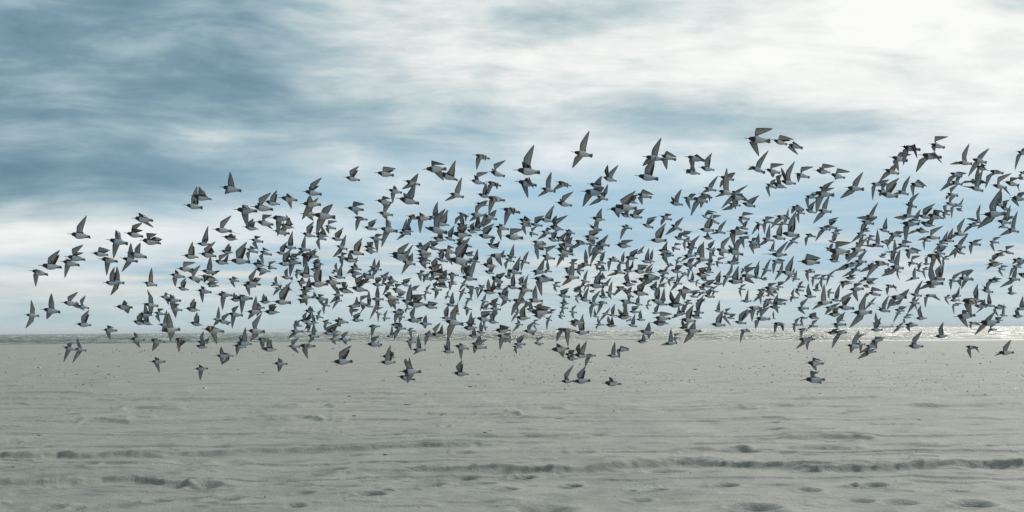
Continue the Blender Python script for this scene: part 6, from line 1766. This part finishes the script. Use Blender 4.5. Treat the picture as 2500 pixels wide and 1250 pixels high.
# crumbs of shell and weed too many to count: one object
def scatter():
    V_, Q_, M_ = [], [], []
    base = np.array([(1, 0, 0), (0.2, 0.9, 0), (-0.9, 0.3, 0), (-0.2, -0.9, 0), (0.1, 0.0, 0.55)])
    tri = np.array([(0, 1, 4), (1, 2, 4), (2, 3, 4), (3, 0, 4)])
    N = 9000
    py = np.where(rng.random(N) < 0.85, 848 + 120 * rng.random(N) ** 1.3, 900 + 350 * rng.random(N)); px = rng.uniform(-350, 2850, N)
    r = np.array([on_ground(a, b) for a, b in zip(px, py)])
    den = fbm(r[:, 0] * 0.12, r[:, 1] * 0.03, 2, 91)
    keep = (den > rng.normal(0.12, 0.16, N)) & (r[:, 1] < shore_y(r[:, 0]) - 45)
    r = r[keep]; r[:, 2] = beach_z(r[:, 0], r[:, 1])
    n = len(r); s = (0.8 + 2.0 * rng.random(n) ** 4) * np.minimum(r[:, 1], 140) / FPX
    a = rng.uniform(0, 6.28, n); ca, sa = np.cos(a), np.sin(a)
    P = base[None] * s[:, None, None] * (0.6 + 0.8 * rng.random((n, 5, 1)))
    x = P[..., 0] * ca[:, None] - P[..., 1] * sa[:, None]; y = P[..., 0] * sa[:, None] + P[..., 1] * ca[:, None]
    v = np.stack([x + r[:, :1], y + r[:, 1:2], P[..., 2] * 1.5 + r[:, 2:3]], -1).reshape(-1, 3)
    q = (tri[None] + np.arange(n)[:, None, None] * 5).reshape(-1, 3)
    mi = np.repeat((rng.random(n) > 0.80).astype(int), 4)
    return mesh_np('beach_debris', v, q, False, [m_pebble, m_shell], mi)
link('beach_debris', scatter(), kind='stuff', label='fine dark crumbs of shell and weed scattered over the beach')

# ------------------------------------------------------------------ ships on the horizon
m_hull = plain('hull_paint', (0.09, 0.10, 0.13), 0.5, 0.2, 0.2)
m_white = plain('white_paint', (0.55, 0.57, 0.60), 0.5, 0.1, 0.2)
m_steel = plain('crane_steel', (0.20, 0.22, 0.24), 0.5, 0.2, 0.3)
m_glass = plain('bridge_glass', (0.02, 0.025, 0.03), 0.1, 0.1, 1.0)
m_hatch = plain('hatch_paint', (0.16, 0.10, 0.07), 0.6, 0.2, 0.2)

def boxes(name, items, m, parent, label=None):
    V_, Q_ = [], []
    for (x0, x1, y0, y1, z0, z1) in items:
        o = len(V_)
        V_ += [(x0, y0, z0), (x1, y0, z0), (x1, y1, z0), (x0, y1, z0), (x0, y0, z1), (x1, y0, z1), (x1, y1, z1), (x0, y1, z1)]
        Q_ += [tuple(o + i for i in f) for f in ((3, 2, 1, 0), (4, 5, 6, 7), (0, 1, 5, 4), (1, 2, 6, 5), (2, 3, 7, 6), (3, 0, 4, 7))]
    return link(name, mesh_np(name, V_, Q_, False, [m]), parent, label=label)

def hull_mesh(L_, B_, D_):
    """bow to the left (-x); flared stem, transom stern, raised forecastle"""
    st = [(-0.50, .02, 1.25), (-0.485, .25, 1.22), (-0.46, .55, 1.18), (-0.42, .82, 1.12), (-0.36, 1.0, 1.0), (0.0, 1.0, 1.0), (0.38, 1.0, 1.0), (0.46, .92, 1.04), (0.50, .80, 1.06)]
    V_, Q_ = [], []
    for i, (t, b, d) in enumerate(st):
        fl = 0.55 if t < -0.44 else (0.8 if t < -0.4 or t > 0.44 else 0.96)
        xo = L_ * t; xk = L_ * (t + (0.035 if t < -0.47 else 0))
        V_ += [(xk, -B_ / 2 * b * fl * 0.7, -2.0), (xo, -B_ / 2 * b, D_ * d), (xo, B_ / 2 * b, D_ * d), (xk, B_ / 2 * b * fl * 0.7, -2.0)]
    n = len(st)
    for i in range(n - 1):
        a, c = i * 4, (i + 1) * 4
        for j in range(3): Q_.append((a + j, a + j + 1, c + j + 1, c + j))
    Q_.append((0, 3, 2, 1)); e = (n - 1) * 4; Q_.append((e, e + 1, e + 2, e + 3))
    return mesh_np('hull', V_, Q_, False, [m_hull])

def cargo_ship(px, py, dist, L_, name_label, cranes):
    p = at_depth(px, py, dist)
    root = bpy.data.objects.new('cargo_ship', None); COL.objects.link(root)
    root.location = (p.x, p.y, WATER_Z)
    root['label'] = name_label; root['category'] = 'ship'; root['group'] = 'ships on the horizon'
    B_, D_ = L_ * 0.15, L_ * 0.062
    link('hull', hull_mesh(L_, B_, D_), root)
    h = D_; k = L_
    sup = boxes('superstructure', [(k * .32, k * .43, -B_ * .42, B_ * .42, h, h + k * .055), (k * .335, k * .42, -B_ * .36, B_ * .36, h + k * .055, h + k * .10),
                             (k * .345, k * .41, -B_ * .33, B_ * .33, h + k * .10, h + k * .135), (k * .34, k * .405, -B_ * .5, B_ * .5, h + k * .135, h + k * .16)], m_white, root)
    boxes('window_band', [(k * .3385, k * .339, -B_ * .45, B_ * .45, h + k * .142, h + k * .153), (k * .345, k * .40, -B_ * .503, -B_ * .501, h + k * .142, h + k * .153)], m_glass, sup)
    boxes('funnel', [(k * .435, k * .47, -B_ * .16, B_ * .16, h, h + k * .13), (k * .44, k * .465, -B_ * .12, B_ * .12, h + k * .13, h + k * .145)], m_steel, root)
    boxes('mast', [(k * .37, k * .375, -.3, .3, h + k * .16, h + k * .225), (k * .365, k * .38, -B_ * .16, B_ * .16, h + k * .19, h + k * .195), (-k * .455, -k * .45, -.3, .3, h * 1.15, h + k * .08)], m_steel, root)
    for i, t in enumerate((-.40, -.22, -.04, .14)):
        boxes('hatch_cover', [(k * t, k * (t + .13), -B_ * .36, B_ * .36, h, h + k * .012), (k * (t + .004), k * (t + .126), -B_ * .34, B_ * .34, h + k * .012, h + k * .018)], m_hatch, root)
    for t in cranes:
        cr = boxes('deck_crane', [(k * (t - .008), k * (t + .008), -k * .008, k * .008, h, h + k * .095), (k * (t - .014), k * (t + .014), -k * .013, k * .013, h + k * .095, h + k * .118)], m_steel, root)
        boxes('jib', [(k * (t - .13), k * t, -k * .005, k * .005, h + k * .100, h + k * .106)], m_steel, cr)
    return root
cargo_ship(2163, 797.6, 8200.0, 64.0, 'faint cargo ship with four deck cranes on the bright horizon at right', (-.25, -.07, .11, .29))
cargo_ship(756, 808.9, 8200.0, 64.0, 'faint cargo ship half hidden behind birds on the horizon at left', ())

# ------------------------------------------------------------------ sandpipers
def tint(T, c):
    # plumage differs a little from bird to bird
    r = T.n('ShaderNodeObjectInfo').outputs['Random']
    return T.mix(1.0, c, T.ramp(r, [(0.0, (0.80, 0.84, 0.90)), (0.5, (1.0, 1.0, 1.0)), (1.0, (1.14, 1.06, 0.96))]), 'MULTIPLY')
def bird_materials():
    # body: grey-brown back, head and breast, white belly; u runs from bill to tail, v from belly (0) to back (1)
    mb, T = mat('body_plumage')
    uv = T.n('ShaderNodeUVMap').outputs[0]; u, v, _ = T.sep(uv)
    ob = T.n('ShaderNodeTexCoord').outputs['Object']
    n1 = T.noise(ob, 90.0, 3.0, 0.6)
    edge = T.m('ADD', v, T.m('MULTIPLY', T.m('SUBTRACT', n1, 0.5), 0.25))
    back = T.m('MULTIPLY', T.m('SUBTRACT', edge, 0.60), 12.0, clamp=True)
    breast = T.m('MULTIPLY', T.m('SUBTRACT', 0.45, T.m('ADD', u, T.m('MULTIPLY', T.m('SUBTRACT', n1, 0.5), 0.10))), 16.0, clamp=True)
    white = (0.55, 0.60, 0.64); dark = T.mix(n1, (0.026, 0.022, 0.018), (0.080, 0.067, 0.053))
    chest = T.mix(n1, (0.028, 0.026, 0.024), (0.070, 0.064, 0.056))
    c = T.mix(breast, white, chest)
    tail = T.m('MULTIPLY', T.m('SUBTRACT', u, 0.86), 14.0, clamp=True)
    tl = T.mix(T.m('MULTIPLY', T.m('SUBTRACT', T.m('SINE', T.m('MULTIPLY', v, 38.0)), 0.0), 1.5, clamp=True), (0.24, 0.24, 0.23), (0.09, 0.085, 0.08))
    c = T.mix(T.m('MULTIPLY', tail, 0.8), c, tl)
    c = T.mix(back, c, dark)
    c = tint(T, c)
    p = principled(T, c, 0.75, 0.2); finish(T, p.outputs[0])
    # wings: u = span (0 root, 1 tip), v = chord (0 leading edge, 1 trailing edge)
    def wing(name, under):
        m, T = mat(name)
        u, v, _ = T.sep(T.n('ShaderNodeUVMap').outputs[0])
        # flight feathers: bars that fan across the chord
        f = T.m('SINE', T.m('ADD', T.m('MULTIPLY', u, 120.0), T.m('MULTIPLY', v, 14.0)))
        f = T.m('MULTIPLY', T.m('ADD', f, 0.1), 1.1, clamp=True)
        flight = T.m('MULTIPLY', T.m('SUBTRACT', v, 0.48), 9.0, clamp=True)
        tipd = T.m('MULTIPLY', T.m('SUBTRACT', u, 0.84), 5.5, clamp=True)
        lead = T.m('MULTIPLY', T.m('SUBTRACT', 0.16, v), 12.0, clamp=True)
        trail = T.m('MULTIPLY', T.m('SUBTRACT', v, 0.84), 10.0, clamp=True)
        if under:
            c = T.mix(flight, (0.30, 0.33, 0.36), (0.88, 0.86, 0.81))
            c = T.mix(T.m('MULTIPLY', T.m('MULTIPLY', f, flight), T.m('MULTIPLY', T.m('SUBTRACT', u, 0.28), 3.0, clamp=True)), c, (0.42, 0.40, 0.37))
            c = T.mix(T.m('MULTIPLY', trail, 0.85), c, (0.085, 0.080, 0.075))
            c = T.mix(tipd, c, (0.070, 0.066, 0.062))
            c = T.mix(T.m('MULTIPLY', lead, 0.9), c, (0.040, 0.036, 0.032))
        else:
            n = T.noise(T.n('ShaderNodeTexCoord').outputs['Object'], 140.0, 3.0, 0.6)
            c = T.mix(n, (0.028, 0.023, 0.019), (0.085, 0.070, 0.055))
            barm = T.m('MULTIPLY', T.m('SUBTRACT', 0.055, T.m('ABSOLUTE', T.m('SUBTRACT', v, 0.50))), 30.0, clamp=True)
            barm = T.m('MULTIPLY', barm, T.m('MULTIPLY', T.m('SUBTRACT', 0.85, u), 8.0, clamp=True))
            c = T.mix(T.m('MULTIPLY', barm, 0.8), c, (0.50, 0.50, 0.48))
        c = tint(T, c)
        p = principled(T, c, 0.7, 0.2)
        tr = T.n('ShaderNodeBsdfTranslucent'); T.put(tr.inputs[0], T.mix(1.0, c, (0.95, 0.90, 0.80), 'MULTIPLY'))
        mx = T.n('ShaderNodeMixShader'); T.put(mx.inputs[0], T.m('ADD', 0.05, T.m('MULTIPLY', flight, 0.48)))
        T.t.links.new(p.outputs[0], mx.inputs[1]); T.t.links.new(tr.outputs[0], mx.inputs[2])
        finish(T, mx.outputs[0]); return m
    return mb, wing('wing_upper_feathers', False), wing('wing_under_feathers', True)
m_body, m_wtop, m_wund = bird_materials()
m_bill = plain('bill_horn', (0.020, 0.018, 0.016), 0.45, 0.3, 200.0)
m_leg = plain('leg_skin', (0.025, 0.022, 0.018), 0.6, 0.3, 200.0)

# body stations: distance from bill tip (of total length), half width, half height, rise of the centre line
STATIONS = [(.180, .012, .014, .022), (.200, .036, .038, .028), (.230, .060, .068, .034), (.275, .072, .084, .036), (.325, .080, .094, .024),
            (.385, .104, .116, .008), (.455, .124, .134, -.004), (.535, .130, .138, -.008), (.620, .118, .124, -.004), (.700, .106, .108, .000),
            (.770, .086, .082, .006), (.830, .070, .056, .012), (.880, .072, .034, .014), (.930, .082, .018, .010), (.975, .088, .010, .004), (1.0, .066, .004, .000)]

def bird_geometry(g, fine):
    """vertices (relative to the returned origin), faces, uv, material index for one bird from its marked photograph points"""
    bx, by, tx, ty = g[0]
    L_ = math.hypot(tx - bx, ty - by)
    real = 0.20
    d = FPX * real / max(L_, 19.0)
    scale = L_ * d / FPX                                 # its length in metres
    k = d / FPX
    def P3(x, y, off=0.0): return RIGHT * (x * k) + UP * (-y * k) + FWD * off
    ax = P3(tx - bx, ty - by); ax_n = ax.normalized()
    yaw = random.uniform(-0.16, 0.16)
    ax = (ax_n * math.cos(yaw) + FWD * math.sin(yaw)) * (scale / max(0.9, math.cos(yaw)))
    ax_n = ax.normalized()
    B0 = P3(0, 0)
    def axis(t): return B0 + ax * t
    SHT = 0.44
    s2 = (bx + (tx - bx) * SHT, by + (ty - by) * SHT)
    a_len, h_len = 0.29 * scale, 0.62 * scale
    def wing_pts(w, sgn):
        wx, wy, px, py = w
        v1 = P3(wx - s2[0], wy - s2[1]); v2 = P3(px - wx, py - wy)
        z1 = math.sqrt(max(0.0, a_len ** 2 - v1.length ** 2)) * sgn
        z2 = math.sqrt(max(0.0, h_len ** 2 - v2.length ** 2)) * sgn * 0.75
        S = axis(SHT)
        return S + v1 + FWD * z1, S + v1 + v2 + FWD * (z1 + z2)
    Lw = wing_pts(g[1], -1) if len(g) > 1 else None
    Rw = wing_pts(g[2], 1) if len(g) > 2 else None
    if Lw is None:
        hx, hy = (tx - bx), (ty - by)
        w = (bx + hx * .42, by + hy * .42 - L_ * .16, bx + hx * .75, by + hy * .7 - L_ * .22); Lw = wing_pts(w, -1)
    if Rw is None:
        S = axis(SHT)
        def mir(p):
            q = p - S; f = q.dot(FWD); q = q - FWD * f
            return S + q * 0.72 + ax_n * (0.07 * scale) - FWD * f + FWD * (0.04 * scale)
        Rw = (mir(Lw[0]), mir(Lw[1]))
        if (Rw[1] - Lw[1]).length < 0.05 * scale: Rw = (Rw[0] + FWD * 0.05 * scale, Rw[1] + FWD * 0.12 * scale)
    lat = (Lw[1] - Rw[1]) + (Lw[0] - Rw[0]) * 0.8 - FWD * 0.10 * scale
    lat = lat - ax_n * lat.dot(ax_n)
    lat = lat.normalized() if lat.length > 1e-4 else -FWD
    if lat.dot(UP) < -0.3: lat = (lat - UP * (lat.dot(UP) + 0.3)).normalized()
    if lat.dot(FWD) > 0.2: lat = (lat - FWD * (lat.dot(FWD) - 0.2)).normalized()
    lat = (lat - ax_n * lat.dot(ax_n)).normalized()
    upv = (-ax_n).cross(lat).normalized()               # the bird's own up
    verts, faces, uvs, mi = [], [], [], []
    n = 10 if fine else 6
    # --- body
    for (t, hw, hh, rise) in STATIONS:
        c = axis(t) + upv * (rise * scale)
        for j in range(n):
            a = 2 * math.pi * j / n
            ca, sa = math.cos(a), math.sin(a)
            verts.append(c + lat * (1.08 * hw * scale * ca) + upv * (1.08 * hh * scale * sa))
            uvs.append((t, (sa * 0.5 + 0.5) if t < 0.86 else (0.1 + 0.4 * (ca * .5 + .5))))
    ns = len(STATIONS)
    for i in range(ns - 1):
        for j in range(n):
            a = i * n + j; b = i * n + (j + 1) % n
            faces.append((a, b, b + n, a + n)); mi.append(0)
    # --- wings
    nsp = (0.0, .14, .27, .36, .46, .60, .74, .87, .95, 1.0) if fine else (0.0, .2, .36, .6, .82, 1.0)
    nch = (0.0, .12, .35, .65, 1.0) if fine else (0.0, .4, 1.0)
    for (Wp, Tp), side in ((Lw, 1), (Rw, -1)):
        S = axis(.43) + lat * (side * .045 * scale) + upv * (.055 * scale)
        S2 = axis(.74) + lat * (side * .030 * scale) + upv * (.050 * scale)
        h = (Tp - Wp); hl = h.length; hn = h.normalized() if hl > 1e-5 else ax_n
        inner = S.lerp(S2, .75) - Wp
        c = inner - hn * inner.dot(hn)
        c2 = ax_n - hn * ax_n.dot(hn)
        c = c * (0.6 / max(c.length, 1e-4)) + c2 * 0.55
        cn = c.normalized() if c.length > 1e-4 else ax_n
        chord = scale * 0.32
        f0 = .36
        bulge = -cn * (0.035 * hl)
        rows = []
        for s in nsp:
            if s <= f0:
                q = s / f0
                le = S.lerp(Wp, q) - ax_n * (0.03 * scale * math.sin(math.pi * q))
                te0 = S2; te1 = Wp + cn * chord
                te = te0.lerp(te1, q) - (te0 - S) * (0.10 * math.sin(math.pi * q))
            else:
                q = (s - f0) / (1 - f0)
                le = Wp.lerp(Tp, q) + bulge * (4 * q * (1 - q) * 0.8)
                te = le + cn * (chord * (1 - q) ** 0.68 * (1 - 0.14 * q)) + hn * (0.02 * scale * math.sin(math.pi * q))
                if q >= 1: te = Tp + cn * (0.012 * scale)
            rows.append((s, le, te))
        base = len(verts)
        for lay in (1, -1):
            for s, le, te in rows:
                span = (Tp - S).normalized()
                nrm = span.cross((te - le).normalized() if (te - le).length > 1e-6 else cn) * side
                nrm = nrm.normalized() if nrm.length > 1e-6 else upv
                ch = (te - le).length
                for v in nch:
                    camber = 0.07 * ch * math.sin(math.pi * min(1, v * 1.1)) * (1 - 0.5 * s)
                    th = 0.010 * scale * (1 - v) ** 0.5 * (1 - 0.6 * s) + 0.0008 * scale
                    verts.append(le.lerp(te, v) + nrm * (camber + lay * th * 0.5)); uvs.append((s, v))
        R_, C_ = len(rows), len(nch)
        for li, lay in enumerate((1, -1)):
            o = base + li * R_ * C_
            for i in range(R_ - 1):
                for j in range(C_ - 1):
                    a = o + i * C_ + j
                    f = (a, a + C_, a + C_ + 1, a + 1)
                    flip = (side > 0) == (lay > 0)
                    faces.append(f[::-1] if not flip else f); mi.append(1 if lay > 0 else 2)
        # close the leading edge, trailing edge and tip
        for i in range(R_ - 1):
            for j in (0, C_ - 1):
                a = base + i * C_ + j; b = a + R_ * C_
                faces.append((a, b, b + C_, a + C_)); mi.append(2)
    org = at_depth(bx, by, d)
    return org, axis(.5), verts, faces, uvs, mi, dict(ax=ax, up=upv, lat=lat, scale=scale, axis=axis)

def bill_geometry(f):
    sc_, axis, up, lat = f['scale'], f['axis'], f['up'], f['lat']
    path = [axis(.205) + up * (.026 * sc_), axis(.13) + up * (.024 * sc_), axis(.06) + up * (.015 * sc_), axis(.0)]
    rad = [.019 * sc_, .014 * sc_, .011 * sc_, .006 * sc_]
    v, q = [], []
    for p, r in zip(path, rad):
        for j in range(5):
            a = 2 * math.pi * j / 5
            v.append(p + lat * (r * math.cos(a)) + up * (r * 1.15 * math.sin(a)))
    for i in range(3):
        for j in range(5): q.append((i * 5 + j, i * 5 + (j + 1) % 5, (i + 1) * 5 + (j + 1) % 5, (i + 1) * 5 + j))
    return v, q

def leg_geometry(f, side):
    sc_, axis, up, lat = f['scale'], f['axis'], f['up'], f['lat']
    path = [axis(.70) - up * (.075 * sc_) + lat * (side * .03 * sc_), axis(.82) - up * (.052 * sc_) + lat * (side * .028 * sc_),
            axis(.95) - up * (.040 * sc_) + lat * (side * .03 * sc_), axis(1.02) - up * (.045 * sc_) + lat * (side * .035 * sc_)]
    rad = [.010 * sc_, .009 * sc_, .010 * sc_, .014 * sc_]
    v, q = [], []
    for p, r in zip(path, rad):
        for j in range(4):
            a = 2 * math.pi * j / 4
            v.append(p + lat * (r * math.cos(a)) + up * (r * math.sin(a)))
    for i in range(3):
        for j in range(4): q.append((i * 4 + j, i * 4 + (j + 1) % 4, (i + 1) * 4 + (j + 1) % 4, (i + 1) * 4 + j))
    return v, q

rows = [[[float(v) for v in s.split()] for s in r.split(';')] for r in BIRDS.strip().split('\n')]
labels = LABELS.strip().split('\n')
NTHING = len(labels)
far = ([], [], [], [])
def swell(g):
    # birds whose tails or bills hide behind others were marked short: bring them to their true span
    l = math.hypot(g[0][2] - g[0][0], g[0][3] - g[0][1])
    f = 1.16 if l < 30 else (1.09 if l < 40 else 1.0)
    cx, cy = (g[0][0] + g[0][2]) / 2, (g[0][1] + g[0][3]) / 2
    return [[(cx + (v - cx) * f) if i % 2 == 0 else (cy + (v - cy) * f) for i, v in enumerate(s_)] for s_ in g]
rows = [swell(g) for g in rows]
for i, g in enumerate(rows):
    org, mid, verts, faces, uvs, mi, fr = bird_geometry(g, i < NTHING)
    if i < NTHING:
        pts = [v - mid for v in verts]
        me = mesh_np('sandpiper', [tuple(p) for p in pts], faces, True, [m_body, m_wtop, m_wund], mi, uvs)
        o = link('sandpiper', me, label=labels[i], cat='sandpiper', group='sandpipers flying in the flock', loc=org + mid)
        v, q = bill_geometry(fr)
        link('bill', mesh_np('bill', [tuple(p - mid) for p in v], q, True, [m_bill]), o)
        if i < 130:
            for sd in (-1, 1):
                v, q = leg_geometry(fr, sd)
                link('leg', mesh_np('leg', [tuple(p - mid) for p in v], q, True, [m_leg]), o)
    else:
        b = len(far[0])
        v, q = bill_geometry(fr)
        far[0].extend(tuple(p + org) for p in verts); far[1].extend(tuple(x + b for x in f) for f in faces)
        far[2].extend(uvs); far[3].extend(mi)
        b = len(far[0])
        far[0].extend(tuple(p + org) for p in v); far[1].extend(tuple(x + b for x in f) for f in q)
        far[2].extend([(.2, .5)] * len(v)); far[3].extend([3] * len(q))
link('distant_sandpipers', mesh_np('distant_sandpipers', far[0], far[1], True, [m_body, m_wtop, m_wund, m_bill], far[3], far[2]),
     kind='stuff', label='smaller sandpipers massed behind the nearer birds of the flock')

# ------------------------------------------------------------------ air
HAZE = 0.55e-4
m_haze, T = mat('sea_haze')
pv = T.n('ShaderNodeVolumePrincipled'); pv.inputs['Color'].default_value = (0.93, 0.97, 0.99, 1)
pv.inputs['Density'].default_value = HAZE
o_ = T.n('ShaderNodeOutputMaterial'); T.t.links.new(pv.outputs[0], o_.inputs['Volume'])
hz = [(-9000, -600, -3.5), (9000, -600, -3.5), (9000, 43000, -3.5), (-9000, 43000, -3.5), (-9000, -600, 30), (9000, -600, 30), (9000, 43000, 30), (-9000, 43000, 30)]
link('haze', mesh_np('haze', hz, [(3, 2, 1, 0), (4, 5, 6, 7), (0, 1, 5, 4), (1, 2, 6, 5), (2, 3, 7, 6), (3, 0, 4, 7)], False, [m_haze]), kind='stuff')
